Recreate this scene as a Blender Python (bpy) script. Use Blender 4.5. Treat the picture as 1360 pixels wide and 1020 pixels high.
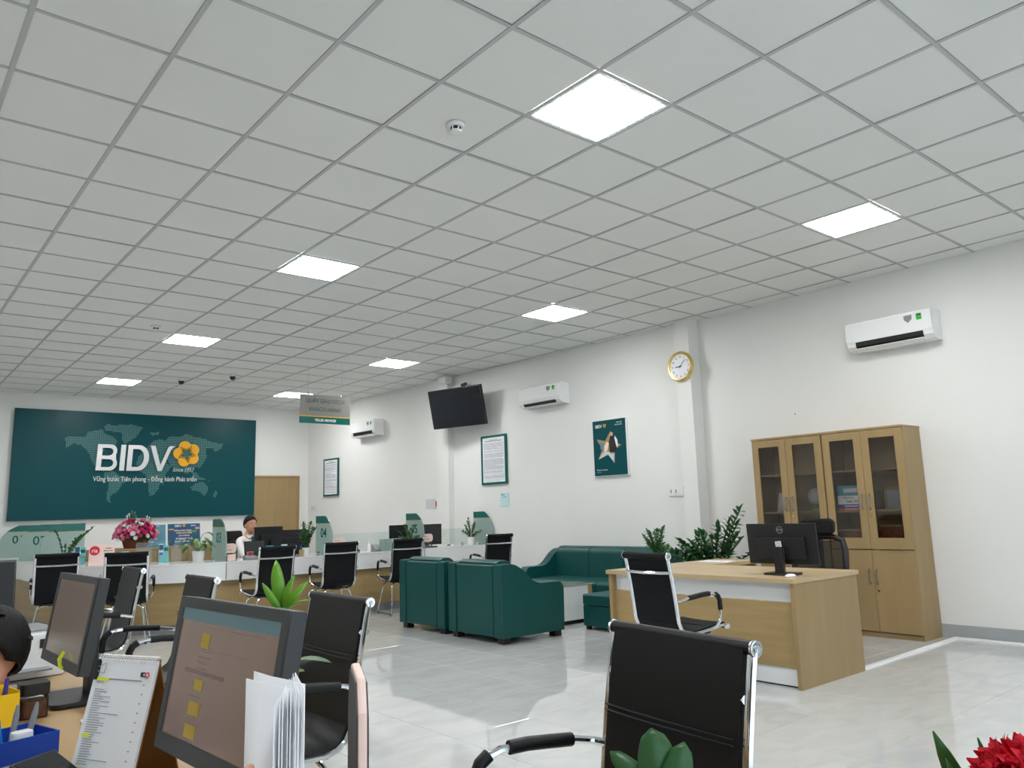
import bpy, bmesh, math, random
from mathutils import Vector, Matrix, Euler
PI = math.pi
R = math.radians
random.seed(7)
for o in list(bpy.data.objects): bpy.data.objects.remove(o)
S = bpy.context.scene
COL = S.collection

# ------------------------------------------------------------------ camera
cam_d = bpy.data.cameras.new('camera'); cam = bpy.data.objects.new('camera', cam_d); COL.objects.link(cam)
S.camera = cam
cam_d.sensor_fit = 'HORIZONTAL'; cam_d.sensor_width = 36.0
cam_d.lens = 36.0 * 1031.07 / 1360.0
cam_d.clip_start = 0.05
CAMP = Vector((-1.0222, -3.7565, 1.265))
yaw, pitch, roll = 0.6999, 0.1636, -0.0303
fw = Vector((math.sin(yaw)*math.cos(pitch), math.cos(yaw)*math.cos(pitch), math.sin(pitch)))
rt = Vector((math.cos(yaw), -math.sin(yaw), 0)); up = rt.cross(fw)
r2 = rt*math.cos(roll) + up*math.sin(roll); u2 = -rt*math.sin(roll) + up*math.cos(roll)
mw = Matrix((r2, u2, -fw)).transposed().to_4x4(); mw.translation = CAMP
cam.matrix_world = mw

# ------------------------------------------------------------------ world, exposure
w = bpy.data.worlds.new('world'); S.world = w; w.use_nodes = True
w.node_tree.nodes['Background'].inputs[0].default_value = (0.75, 0.85, 1.0, 1)
w.node_tree.nodes['Background'].inputs[1].default_value = 1.3
S.view_settings.view_transform = 'Standard'; S.view_settings.look = 'None'
S.view_settings.gamma = 1.0; S.view_settings.exposure = 1.0
S.view_settings.use_curve_mapping = False
PANEL_POWER = 20.0          # radiance of the ceiling light diffusers
CEIL = 3.55

# ------------------------------------------------------------------ materials
def srgb(r, g, b):
    f = lambda c: ((c/255+0.055)/1.055)**2.4 if c/255 > 0.04045 else c/255/12.92
    return (f(r), f(g), f(b), 1)
def mat(name, col, rough=0.5, metal=0.0, spec=0.5, var=0.0, vscale=6.0, bump=0.0, bscale=40.0, emit=0.0, coat=0.0, stretch=None):
    m = bpy.data.materials.new(name); m.use_nodes = True
    nt = m.node_tree; b = nt.nodes['Principled BSDF']
    b.inputs['Base Color'].default_value = col
    b.inputs['Roughness'].default_value = rough
    b.inputs['Metallic'].default_value = metal
    b.inputs['Specular IOR Level'].default_value = spec
    if coat: b.inputs['Coat Weight'].default_value = coat; b.inputs['Coat Roughness'].default_value = 0.05
    if emit:
        b.inputs['Emission Color'].default_value = col; b.inputs['Emission Strength'].default_value = emit
    if var or bump:
        tc = nt.nodes.new('ShaderNodeTexCoord'); mp = nt.nodes.new('ShaderNodeMapping')
        nt.links.new(tc.outputs['Object'], mp.inputs[0])
        if stretch: mp.inputs['Scale'].default_value = stretch
    if var:
        n = nt.nodes.new('ShaderNodeTexNoise'); n.inputs['Scale'].default_value = vscale; n.inputs['Detail'].default_value = 5
        nt.links.new(mp.outputs[0], n.inputs['Vector'])
        cr = nt.nodes.new('ShaderNodeValToRGB')
        cr.color_ramp.elements[0].position = .3; cr.color_ramp.elements[1].position = .7
        cr.color_ramp.elements[0].color = tuple(c*(1-var) for c in col[:3]) + (1,)
        cr.color_ramp.elements[1].color = tuple(min(1, c*(1+var)) for c in col[:3]) + (1,)
        nt.links.new(n.outputs['Fac'], cr.inputs[0]); nt.links.new(cr.outputs[0], b.inputs['Base Color'])
    if bump:
        n2 = nt.nodes.new('ShaderNodeTexNoise'); n2.inputs['Scale'].default_value = bscale; n2.inputs['Detail'].default_value = 3
        nt.links.new(mp.outputs[0], n2.inputs['Vector'])
        bp = nt.nodes.new('ShaderNodeBump'); bp.inputs['Strength'].default_value = bump; bp.inputs['Distance'].default_value = 0.01
        nt.links.new(n2.outputs['Fac'], bp.inputs['Height']); nt.links.new(bp.outputs[0], b.inputs['Normal'])
    return m
def glassmat(name, tint, refl=0.08, rough=0.0, frost=0.0):
    m = bpy.data.materials.new(name); m.use_nodes = True; nt = m.node_tree
    nt.nodes.remove(nt.nodes['Principled BSDF']); out = nt.nodes['Material Output']
    tr = nt.nodes.new('ShaderNodeBsdfTransparent'); tr.inputs[0].default_value = tint
    gl = nt.nodes.new('ShaderNodeBsdfGlossy'); gl.inputs['Roughness'].default_value = rough + 0.02
    fr = nt.nodes.new('ShaderNodeFresnel'); fr.inputs[0].default_value = 1.45
    mx = nt.nodes.new('ShaderNodeMixShader')
    nt.links.new(fr.outputs[0], mx.inputs[0]); nt.links.new(tr.outputs[0], mx.inputs[1]); nt.links.new(gl.outputs[0], mx.inputs[2])
    last = mx
    if frost:
        df = nt.nodes.new('ShaderNodeBsdfDiffuse'); df.inputs[0].default_value = tint
        tl = nt.nodes.new('ShaderNodeBsdfTranslucent'); tl.inputs[0].default_value = tint
        a = nt.nodes.new('ShaderNodeMixShader'); nt.links.new(df.outputs[0], a.inputs[1]); nt.links.new(tl.outputs[0], a.inputs[2])
        m2 = nt.nodes.new('ShaderNodeMixShader'); m2.inputs[0].default_value = frost
        nt.links.new(mx.outputs[0], m2.inputs[1]); nt.links.new(a.outputs[0], m2.inputs[2]); last = m2
    nt.links.new(last.outputs[0], out.inputs[0])
    return m

M = {}
M['wall'] = mat('wall_paint', srgb(232, 232, 229), .75, spec=.25, var=.012, vscale=1.5)
M['tile_c'] = mat('ceiling_tile', srgb(230, 231, 228), .85, spec=.2, var=.012, vscale=.8, bump=.03, bscale=90)
M['tbar'] = mat('ceiling_grid_metal', srgb(186, 188, 187), .55, spec=.3)
M['base'] = mat('baseboard_tile', srgb(168, 172, 174), .25, var=.05, vscale=3)
M['grout'] = mat('grout', srgb(120, 122, 120), .8)
M['light'] = mat('light_diffuser', (1, 1, 1, 1), .5, emit=PANEL_POWER)
M['white'] = mat('white_plastic', srgb(232, 233, 232), .35)
M['gloss_white'] = mat('gloss_white', srgb(238, 239, 239), .12, coat=.3)
M['lam_white'] = mat('white_laminate', srgb(232, 235, 236), .18, coat=.3)
M['green_board'] = mat('green_board', srgb(0, 72, 78), .36, spec=.22)
M['green_band'] = mat('green_acrylic', srgb(0, 96, 88), .25)
M['table_glass'] = mat('grey_green_glass', srgb(150, 162, 152), .12, coat=.3)
M['green_leather'] = mat('green_leather', srgb(4, 72, 70), .42, spec=.38, bump=.08, bscale=160, var=.06, vscale=3)
M['green_seam'] = mat('green_seam', srgb(4, 50, 48), .6)
M['gold'] = mat('yellow_gold', srgb(238, 172, 10), .35)
M['gold_dull'] = mat('dull_gold_print', srgb(176, 156, 88), .4)
M['gold_metal'] = mat('polished_gold', srgb(232, 202, 128), .24, metal=1)
M['silver'] = mat('silver_lettering', srgb(225, 228, 228), .18, metal=.15, coat=.6)
M['map'] = mat('map_print', srgb(112, 164, 158), .5)
M['wood'] = mat('pale_oak', srgb(160, 135, 95), .42, spec=.35, var=.07, vscale=9, stretch=(1, 1, .12))
M['wood_h'] = mat('pale_oak_horizontal', srgb(160, 135, 95), .4, spec=.35, var=.06, vscale=9, stretch=(.12, 1, 1))
M['wood_dark'] = mat('oak_front', srgb(168, 143, 98), .4, spec=.4, var=.09, vscale=10, stretch=(.15, .15, 1.6))
M['wood_desk'] = mat('desk_maple', srgb(190, 167, 130), .38, spec=.35, var=.06, vscale=5, stretch=(1, .25, 1))
M['desk_oak'] = mat('desk_oak', srgb(166, 138, 98), .4, spec=.3, var=.07, vscale=5, stretch=(1, .25, 1))
M['brown_board'] = mat('brown_board', srgb(132, 88, 34), .5)
M['chrome'] = mat('chrome', srgb(225, 227, 230), .09, metal=1)
M['steel'] = mat('brushed_steel', srgb(185, 187, 190), .3, metal=1)
M['blk_leather'] = mat('black_leather', srgb(13, 14, 16), .44, spec=.32, bump=.06, bscale=180)
M['mesh'] = mat('black_mesh_fabric', srgb(12, 14, 18), .75, spec=.25, bump=.2, bscale=300)
M['blk'] = mat('black_plastic', srgb(22, 22, 24), .45, var=.1, vscale=4)
M['dgrey'] = mat('dark_grey_plastic', srgb(58, 60, 62), .5, var=.08, vscale=4)
M['mgrey'] = mat('mid_grey_plastic', srgb(130, 133, 135), .5)
M['tv'] = mat('tv_screen', srgb(20, 24, 30), .18, spec=.6)
M['paper'] = mat('paper', srgb(236, 238, 242), .8, spec=.1, var=.02, vscale=10)
M['paper_grey'] = mat('paper_grey', srgb(205, 208, 212), .8, spec=.1)
M['ink'] = mat('ink', srgb(60, 64, 70), .8, spec=.1)
M['ink_light'] = mat('ink_light', srgb(150, 155, 160), .8, spec=.1)
M['pinkpaper'] = mat('pink_card', srgb(243, 214, 204), .5)
M['red'] = mat('red', srgb(214, 24, 40), .4)
M['redflower'] = mat('red_petals', srgb(205, 10, 40), .7, bump=.4, bscale=60)
M['blue_poster'] = mat('blue_poster', srgb(4, 84, 124), .35)
M['blue_poster2'] = mat('teal_blue_poster', srgb(84, 146, 170), .35)
M['teal_card'] = mat('teal_card', srgb(120, 196, 196), .45)
M['cyan_card'] = mat('pale_cyan_card', srgb(196, 228, 232), .45)
M['yellow'] = mat('yellow_plastic', srgb(248, 200, 0), .45)
M['hi'] = mat('highlighter_yellow', srgb(232, 240, 40), .6)
M['blue'] = mat('blue_plastic', srgb(18, 66, 168), .4)
M['bluepen'] = mat('blue_pen', srgb(20, 120, 190), .25)
M['greenpen'] = mat('green_pen', srgb(60, 175, 60), .3)
M['purple'] = mat('purple_pen', srgb(70, 50, 150), .3)
M['skin'] = mat('skin', srgb(205, 150, 124), .55, var=.05, vscale=12)
M['lips'] = mat('lips', srgb(170, 78, 76), .5)
M['hair'] = mat('black_hair', srgb(12, 10, 10), .6, spec=.25, bump=.5, bscale=120, stretch=(1, 1, .2))
M['shirt'] = mat('white_shirt', srgb(238, 236, 236), .8, bump=.1, bscale=12)
M['navy'] = mat('navy_cloth', srgb(24, 28, 44), .85)
M['scarf'] = mat('teal_scarf', srgb(20, 90, 90), .6)
M['leaf'] = mat('leaf_green', srgb(44, 92, 40), .35, var=.25, vscale=9)
M['leaf2'] = mat('leaf_fresh', srgb(104, 158, 38), .35, var=.2, vscale=9)
M['leaf3'] = mat('leaf_dark', srgb(38, 84, 40), .36, var=.25, vscale=9)
M['leaf_var'] = mat('leaf_variegated', srgb(104, 140, 72), .4, var=.45, vscale=30)
M['stem'] = mat('plant_stem', srgb(88, 112, 52), .5)
M['soil'] = mat('soil', srgb(50, 38, 28), .95, bump=.6, bscale=60)
M['basket'] = mat('wicker', srgb(108, 58, 34), .7, bump=.5, bscale=70, var=.3, vscale=40)
M['rose_pink'] = mat('rose_pink', srgb(240, 140, 176), .6)
M['rose_mag'] = mat('rose_magenta', srgb(214, 50, 120), .6)
M['rose_white'] = mat('rose_white', srgb(244, 234, 238), .6)
def veil(name, col, fac):
    m = bpy.data.materials.new(name); m.use_nodes = True; nt = m.node_tree; b = nt.nodes['Principled BSDF']; b.inputs['Base Color'].default_value = col; b.inputs['Roughness'].default_value = .7
    tr = nt.nodes.new('ShaderNodeBsdfTransparent'); mx = nt.nodes.new('ShaderNodeMixShader'); mx.inputs[0].default_value = fac
    nt.links.new(tr.outputs[0], mx.inputs[1]); nt.links.new(b.outputs[0], mx.inputs[2]); nt.links.new(mx.outputs[0], nt.nodes['Material Output'].inputs[0]); return m
M['open_mesh'] = veil('open_weave_mesh', srgb(16, 18, 20), .62)
M['sign_text'] = mat('sign_text', srgb(36, 72, 74), .5)
M['frost'] = glassmat('frosted_acrylic', (0.52, 0.65, 0.61, 1), frost=.90)
M['glass'] = glassmat('clear_glass', (0.93, 0.97, 0.96, 1))
M['cabglass'] = glassmat('smoked_glass', (0.95, 0.95, 0.94, 1))
M['grey_acrylic'] = mat('frosted_grey_sign', srgb(128, 127, 121), .25, coat=.3)
M['screen_doc'] = None
def screenmat(name, c1, c2, strength):
    m = bpy.data.materials.new(name); m.use_nodes = True; nt = m.node_tree; b = nt.nodes['Principled BSDF']
    tc = nt.nodes.new('ShaderNodeTexCoord'); n = nt.nodes.new('ShaderNodeTexNoise'); n.inputs['Scale'].default_value = 4
    cr = nt.nodes.new('ShaderNodeValToRGB'); cr.color_ramp.elements[0].color = c1; cr.color_ramp.elements[1].color = c2
    nt.links.new(tc.outputs['Object'], n.inputs[0]); nt.links.new(n.outputs[0], cr.inputs[0])
    b.inputs['Base Color'].default_value = (0.02, 0.02, 0.02, 1); b.inputs['Roughness'].default_value = .22
    nt.links.new(cr.outputs[0], b.inputs['Emission Color']); b.inputs['Emission Strength'].default_value = strength
    return m
M['screen_doc'] = screenmat('lit_screen_document', srgb(118, 94, 82), srgb(126, 106, 90), .30)
M['screen_mid'] = screenmat('lit_screen_brown', srgb(104, 94, 84), srgb(118, 104, 92), .32)
M['scr_teal'] = mat('screen_teal', srgb(58, 84, 90), .3, emit=.3)
M['scr_yel'] = mat('screen_yellow', srgb(150, 128, 30), .4, emit=.12)
M['scr_line'] = mat('screen_line', srgb(84, 66, 66), .3, emit=.3)

def floor_material():
    m = bpy.data.materials.new('polished_floor_tile'); m.use_nodes = True; nt = m.node_tree; b = nt.nodes['Principled BSDF']
    tc = nt.nodes.new('ShaderNodeTexCoord'); oi = nt.nodes.new('ShaderNodeObjectInfo')
    add = nt.nodes.new('ShaderNodeVectorMath'); add.operation = 'ADD'
    sc = nt.nodes.new('ShaderNodeVectorMath'); sc.operation = 'SCALE'; sc.inputs['Scale'].default_value = 20
    nt.links.new(oi.outputs['Location'], sc.inputs[0])
    nt.links.new(tc.outputs['Object'], add.inputs[0]); nt.links.new(sc.outputs[0], add.inputs[1])
    mp = nt.nodes.new('ShaderNodeMapping'); mp.inputs['Scale'].default_value = (1, 2.2, 1); mp.inputs['Rotation'].default_value = (0, 0, .5)
    nt.links.new(add.outputs[0], mp.inputs[0])
    n = nt.nodes.new('ShaderNodeTexNoise'); n.inputs['Scale'].default_value = 2.6; n.inputs['Detail'].default_value = 8; n.inputs['Distortion'].default_value = .8
    nt.links.new(mp.outputs[0], n.inputs['Vector'])
    cr = nt.nodes.new('ShaderNodeValToRGB')
    cr.color_ramp.elements[0].position = .35; cr.color_ramp.elements[0].color = srgb(192, 195, 194)
    cr.color_ramp.elements[1].position = .62; cr.color_ramp.elements[1].color = srgb(202, 204, 203)
    nt.links.new(n.outputs['Fac'], cr.inputs[0]); nt.links.new(cr.outputs[0], b.inputs['Base Color'])
    n2 = nt.nodes.new('ShaderNodeTexNoise'); n2.inputs['Scale'].default_value = 1.6; n2.inputs['Detail'].default_value = 1
    nt.links.new(add.outputs[0], n2.inputs['Vector'])
    bp = nt.nodes.new('ShaderNodeBump'); bp.inputs['Strength'].default_value = .035; bp.inputs['Distance'].default_value = .01
    nt.links.new(n2.outputs['Fac'], bp.inputs['Height']); nt.links.new(bp.outputs[0], b.inputs['Normal'])
    b.inputs['Roughness'].default_value = .02; b.inputs['IOR'].default_value = 1.78
    return m
M['floor'] = floor_material()

# ------------------------------------------------------------------ mesh helper
class MB:
    def __init__(s): s.v = []; s.f = []
    def add(s, vs, fs):
        k = len(s.v); s.v += [tuple(v) for v in vs]; s.f += [tuple(i+k for i in f) for f in fs]; return s
    def box(s, x0, x1, y0, y1, z0, z1, mtx=None):
        vs = [Vector((x, y, z)) for x in (x0, x1) for y in (y0, y1) for z in (z0, z1)]
        if mtx: vs = [mtx @ v for v in vs]
        return s.add(vs, [(0,1,3,2),(4,6,7,5),(0,4,5,1),(2,3,7,6),(0,2,6,4),(1,5,7,3)])
    def rbox(s, x0, x1, y0, y1, z0, z1, r, ax='z', n=4):
        """box with the four edges along `ax` rounded"""
        a = {'z': (x0, x1, y0, y1), 'y': (x0, x1, z0, z1), 'x': (y0, y1, z0, z1)}[ax]
        pts = []
        for cx, cy, a0 in ((a[1]-r, a[3]-r, 0), (a[0]+r, a[3]-r, 90), (a[0]+r, a[2]+r, 180), (a[1]-r, a[2]+r, 270)):
            for k in range(n+1):
                t = R(a0 + 90*k/n); pts.append((cx + r*math.cos(t), cy + r*math.sin(t)))
        lo, hi = {'z': (z0, z1), 'y': (y0, y1), 'x': (x0, x1)}[ax]
        return s.prism(pts, lo, hi, ax)
    def prism(s, pts, lo, hi, ax='z'):
        n = len(pts)
        def P(p, h): return {'z': (p[0], p[1], h), 'y': (p[0], h, p[1]), 'x': (h, p[0], p[1])}[ax]
        vs = [P(p, lo) for p in pts] + [P(p, hi) for p in pts]
        fs = [tuple(range(n))[::-1], tuple(range(n, 2*n))] + [(i, (i+1) % n, n+(i+1) % n, n+i) for i in range(n)]
        return s.add(vs, fs)
    def tube(s, path, r, seg=8, close=False, flat=1.0, caps=True):
        path = [Vector(p) for p in path]; n = len(path); rings = []
        rs = r if isinstance(r, (list, tuple)) else [r]*n
        prev = None
        for i, p in enumerate(path):
            a = path[i-1] if i > 0 else (path[-1] if close else p); b = path[(i+1) % n] if (i < n-1 or close) else p
            t = (b-a); t = t.normalized() if t.length > 1e-9 else Vector((0, 0, 1))
            if prev is None:
                ref = Vector((1, 0, 0)) if abs(t.x) < .9 else Vector((0, 1, 0))
                u = (ref - t*ref.dot(t)).normalized()
            else:
                u = prev - t*prev.dot(t); u = u.normalized() if u.length > 1e-6 else prev
            prev = u; w_ = t.cross(u)
            rings.append([p + u*(rs[i]*math.cos(2*PI*k/seg)) + w_*(rs[i]*flat*math.sin(2*PI*k/seg)) for k in range(seg)])
        vs = [v for rg in rings for v in rg]; fs = []
        m_ = n if close else n-1
        for i in range(m_):
            j = (i+1) % n
            for k in range(seg):
                l = (k+1) % seg; fs.append((i*seg+k, i*seg+l, j*seg+l, j*seg+k))
        if not close and caps: fs += [tuple(range(seg))[::-1], tuple((n-1)*seg+k for k in range(seg))]
        return s.add(vs, fs)
    def lathe(s, prof, cx=0, cy=0, seg=20, mtx=None, z0=0):
        n = len(prof); vs = []
        for r_, z in prof:
            for k in range(seg):
                v = Vector((cx + r_*math.cos(2*PI*k/seg), cy + r_*math.sin(2*PI*k/seg), z+z0))
                vs.append(mtx @ v if mtx else v)
        fs = [(i*seg+k, i*seg+(k+1) % seg, (i+1)*seg+(k+1) % seg, (i+1)*seg+k) for i in range(n-1) for k in range(seg)]
        fs += [tuple(range(seg))[::-1], tuple((n-1)*seg+k for k in range(seg))]
        return s.add(vs, fs)
    def sphere(s, c, r, sx=1, sy=1, sz=1, seg=12, rings=8):
        vs = []; fs = []; c = Vector(c)
        for i in range(rings+1):
            t = PI*i/rings
            for k in range(seg):
                a = 2*PI*k/seg; vs.append(c + Vector((r*sx*math.sin(t)*math.cos(a), r*sy*math.sin(t)*math.sin(a), r*sz*math.cos(t))))
        for i in range(rings):
            for k in range(seg): fs.append((i*seg+k, (i+1)*seg+k, (i+1)*seg+(k+1) % seg, i*seg+(k+1) % seg))
        return s.add(vs, fs)
    def sheet(s, curve, x0, x1, th, nx=1, bow=0.0):
        """strip of thickness th swept along a (y,z) curve, across x"""
        n = len(curve); nor = []
        for i in range(n):
            a = curve[max(i-1, 0)]; b = curve[min(i+1, n-1)]
            dy, dz = b[0]-a[0], b[1]-a[1]; L = math.hypot(dy, dz) or 1; nor.append((-dz/L, dy/L))
        vs = []
        for sgn in (0, 1):
            for i in range(n):
                for k in range(nx+1):
                    t = k/nx; x = x0+(x1-x0)*t; q = bow*(1-(2*t-1)**2)
                    vs.append((x, curve[i][0]+nor[i][0]*(th*sgn-q), curve[i][1]+nor[i][1]*(th*sgn-q)))
        W_ = nx+1; N = n*W_; fs = []
        for i in range(n-1):
            for k in range(nx):
                a = i*W_+k
                fs.append((a, a+1, a+W_+1, a+W_)); fs.append((N+a, N+a+W_, N+a+W_+1, N+a+1))
            fs.append((i*W_, (i+1)*W_, N+(i+1)*W_, N+i*W_)); fs.append((i*W_+nx, N+i*W_+nx, N+(i+1)*W_+nx, (i+1)*W_+nx))
        for k in range(nx):
            fs.append((k, N+k, N+k+1, k+1)); b = (n-1)*W_+k; fs.append((b, b+1, N+b+1, N+b))
        return s.add(vs, fs)
    def build(s, name, m, parent=None, bevel=0, smooth=False, loc=None, rot=None, sub=0, seg=2):
        me = bpy.data.meshes.new(name); me.from_pydata(s.v, [], s.f)
        bm = bmesh.new(); bm.from_mesh(me); bmesh.ops.remove_doubles(bm, verts=bm.verts, dist=1e-5)
        bmesh.ops.dissolve_degenerate(bm, dist=1e-6, edges=bm.edges); bmesh.ops.recalc_face_normals(bm, faces=bm.faces)
        if bevel: 
            ed = [e for e in bm.edges if len(e.link_faces) == 2 and e.calc_face_angle(0) > R(40)]
            bmesh.ops.bevel(bm, geom=ed, offset=bevel, segments=seg, profile=.6, affect='EDGES', clamp_overlap=True)
        bm.to_mesh(me); bm.free()
        me.materials.append(m if not isinstance(m, str) else M[m])
        o = bpy.data.objects.new(name, me); COL.objects.link(o)
        if parent: o.parent = parent
        if loc: o.location = loc
        if rot: o.rotation_euler = rot
        if smooth or bevel >= .004:
            for p in me.polygons: p.use_smooth = True
            try: me.set_sharp_from_angle(angle=R(38))
            except Exception: pass
        if bevel >= .004 and not smooth:
            wn = o.modifiers.new('wn', 'WEIGHTED_NORMAL'); wn.keep_sharp = True; wn.weight = 80
        if sub:
            md = o.modifiers.new('sub', 'SUBSURF'); md.levels = sub; md.render_levels = sub
        return o

def thing(name, label, cat, loc=(0, 0, 0), rz=0, group=None):
    o = bpy.data.objects.new(name, None); COL.objects.link(o); o.location = loc; o.rotation_euler = (0, 0, R(rz))
    o.empty_display_size = .1
    o['label'] = label; o['category'] = cat
    if group: o['group'] = group
    return o
def tag(o, label, cat, group=None):
    o['label'] = label; o['category'] = cat
    if group: o['group'] = group
    return o
def struct(o): o['kind'] = 'structure'; return o
def stuff(o): o['kind'] = 'stuff'; return o
def copy_tree(o, parent=None, keep=True):
    c = o.copy(); COL.objects.link(c)
    if parent: c.parent = parent
    for ch in list(o.children): copy_tree(ch, c)
    return c
def dup(root, loc, rz, label, group=None):
    c = copy_tree(root); c.location = loc; c.rotation_euler = (0, 0, R(rz)); c['label'] = label
    if group: c['group'] = group
    return c
def empty(name, parent=None, loc=(0,0,0), rot=(0,0,0)):
    o = bpy.data.objects.new(name, None); COL.objects.link(o); o.location = loc; o.rotation_euler = rot
    if parent: o.parent = parent
    return o
def text(body, size, m, parent=None, name='lettering', x=0, y=0, z=0, ext=.0008, align='CENTER', bold=0.0, shear=0.0, sx=1.0, rot=None):
    cu = bpy.data.curves.new(name, 'FONT'); cu.body = body; cu.size = size; cu.extrude = ext; cu.align_x = align; cu.align_y = 'CENTER'
    cu.offset = bold; cu.shear = shear; cu.resolution_u = 3
    t = bpy.data.objects.new(name, cu); COL.objects.link(t)
    dg = bpy.context.evaluated_depsgraph_get()
    me = bpy.data.meshes.new_from_object(t.evaluated_get(dg)); bpy.data.objects.remove(t)
    me.materials.clear(); me.materials.append(M[m])
    for v in me.vertices: v.co.x *= sx
    o = bpy.data.objects.new(name, me); COL.objects.link(o)
    o.rotation_euler = rot or (PI/2, 0, 0); o.location = (x, y, z)
    if parent: o.parent = parent
    return o
def shape2d(name, splines, m, ext, parent, loc=(0, 0, 0), bevel=0):
    cu = bpy.data.curves.new(name, 'CURVE'); cu.dimensions = '2D'; cu.fill_mode = 'BOTH'; cu.extrude = ext; cu.bevel_depth = bevel
    for sp in splines:
        s_ = cu.splines.new('POLY'); s_.points.add(len(sp)-1); s_.use_cyclic_u = True
        for p, q in zip(s_.points, sp): p.co = (q[0], q[1], 0, 1)
    t = bpy.data.objects.new(name, cu); COL.objects.link(t)
    me = bpy.data.meshes.new_from_object(t.evaluated_get(bpy.context.evaluated_depsgraph_get())); bpy.data.objects.remove(t)
    me.materials.clear(); me.materials.append(M[m])
    o = bpy.data.objects.new(name, me); COL.objects.link(o); o.rotation_euler = (PI/2, 0, 0); o.location = loc
    if parent: o.parent = parent
    return o
def arc(cx, cy, r, a0, a1, n=8, ry=None):
    ry = ry or r
    return [(cx+r*math.cos(R(a0+(a1-a0)*k/n)), cy+ry*math.sin(R(a0+(a1-a0)*k/n))) for k in range(n+1)]
def bez(p0, p1, p2, n=8):
    p0, p1, p2 = Vector(p0), Vector(p1), Vector(p2)
    return [p0*(1-t)**2 + p1*2*t*(1-t) + p2*t*t for t in [k/n for k in range(n+1)]]

# ================================================================== SETTING
YB = 11.776; YF = -7.0; XL = -4.2; XR = 6.857
# ---- floor: tiles in view are parts, the rest one mesh
fl = struct(MB().box(XL-.2, XR+.3, YF-.2, YB+.2, -.2, -.006).build('floor', 'grout'))
def tile_mesh(name, m, sx, sy, th, bev):
    mb = MB().box(-sx/2, sx/2, -sy/2, sy/2, -th, 0); o = mb.build(name, m, None, bevel=bev, seg=1); me = o.data
    bpy.data.objects.remove(o); return me
FT = tile_mesh('floor_tile', 'floor', .5975, .5975, .008, .0012)
cand = []; rest = MB()
for i in range(-8, 12):
    for j in range(-12, 20):
        cx, cy = .51+.6*i+.3-.6, .11+.6*j+.3
        if cx+.3 < XL or cx-.3 > XR or cy-.3 > YB or cy+.3 < YF: continue
        d = math.hypot(cx-CAMP.x, cy-CAMP.y); az = math.degrees(math.atan2(cx-CAMP.x, cy-CAMP.y))
        x0, x1, y0, y1 = max(cx-.29875, XL), min(cx+.29875, XR), max(cy-.29875, YF), min(cy+.29875, YB)
        full = x1-x0 > .59 and y1-y0 > .59
        if full and 3 < az < 80 and 2.4 < d < 11.5 and cy < 6.5: cand.append((d, cx, cy))
        else: rest.box(x0, x1, y0, y1, -.008, 0)
for d, cx, cy in sorted(cand)[:280]:
    o = bpy.data.objects.new('tile', FT); COL.objects.link(o); o.location = (cx, cy, 0); o.parent = fl
for d, cx, cy in sorted(cand)[280:]: rest.box(cx-.29875, cx+.29875, cy-.29875, cy+.29875, -.008, 0)
stuff(rest.build('outer_tiles', 'floor', fl))

# ---- walls
wb = struct(MB().box(XL-.2, 7.2, YB, YB+.2, 0, CEIL+.3).build('wall_back', 'wall'))
struct(MB().box(XR, XR+.2, YF, 2.04, 0, CEIL+.3).build('wall_right', 'wall'))
wb2 = struct(MB().prism([(6.79, 2.04), (7.0, 2.04), (7.0, YB+.1), (6.30, YB+.1)], 0, CEIL+.3).build('wall_right_far', 'wall'))
struct(MB().box(XL-.2, XL, YF, YB, 0, CEIL+.3).build('wall_left', 'wall'))
wf = struct(MB().box(XL-.2, XR+.2, YF-.2, YF, 2.95, CEIL+.3).box(XL-.2, -3.2, YF-.2, YF, 0, 2.95).box(5.6, XR+.2, YF-.2, YF, 0, 2.95).build('wall_front', 'wall'))
w1 = struct(empty('window_1', loc=(1.2, YF-.1, 0)))  # glass front added out of view; its daylight brightens the ceiling
wfm = MB()
for k in range(9): wfm.box(-4.4+1.1*k-.03, -4.4+1.1*k+.03, -.04, .04, 0, 2.95)
wfm.box(-4.4, 4.4, -.039, .039, 0, .08).box(-4.4, 4.4, -.039, .039, 2.87, 2.95).box(-4.4, 4.4, -.038, .038, 2.2, 2.25)
wfm.build('window_frame', 'steel', w1)
for k in range(8): MB().box(-4.37+1.1*k, -3.33+1.1*k, -.004, .004, .08, 2.87).build('pane', 'glass', w1)
struct(MB().prism([(6.66, 1.98), (6.9, 1.98), (6.9, 2.2), (6.66, 2.2)], 0, CEIL+.1).build('trim_1', 'wall', bevel=.004))
struct(MB().prism([(6.44, 6.80), (6.7, 6.80), (6.7, 7.08), (6.43, 7.08)], 0, CEIL+.1).build('trim_2', 'wall', bevel=.004))
for nm, args in (('baseboard_right', (XR-.012, XR+.001, YF, 1.98)),):
    struct(MB().box(*args, 0, .12).build(nm, 'base', bevel=.002))
struct(MB().prism([(6.777, 2.2), (6.79, 2.2), (6.30, YB), (6.287, YB)], 0, .12).build('baseboard_right_far', 'base'))
struct(MB().box(XL, 6.3, YB-.012, YB+.001, 0, .12).build('baseboard_back', 'base'))
struct(MB().box(XL, XL+.012, YF, YB, 0, .12).build('baseboard_left', 'base'))

def wallx(y): return 6.79-.49*(y-2.04)/9.736          # face of the far right wall
WROT = -90-math.degrees(math.atan(.49/9.736))*-1*-1   # things hung on it face the room

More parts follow.
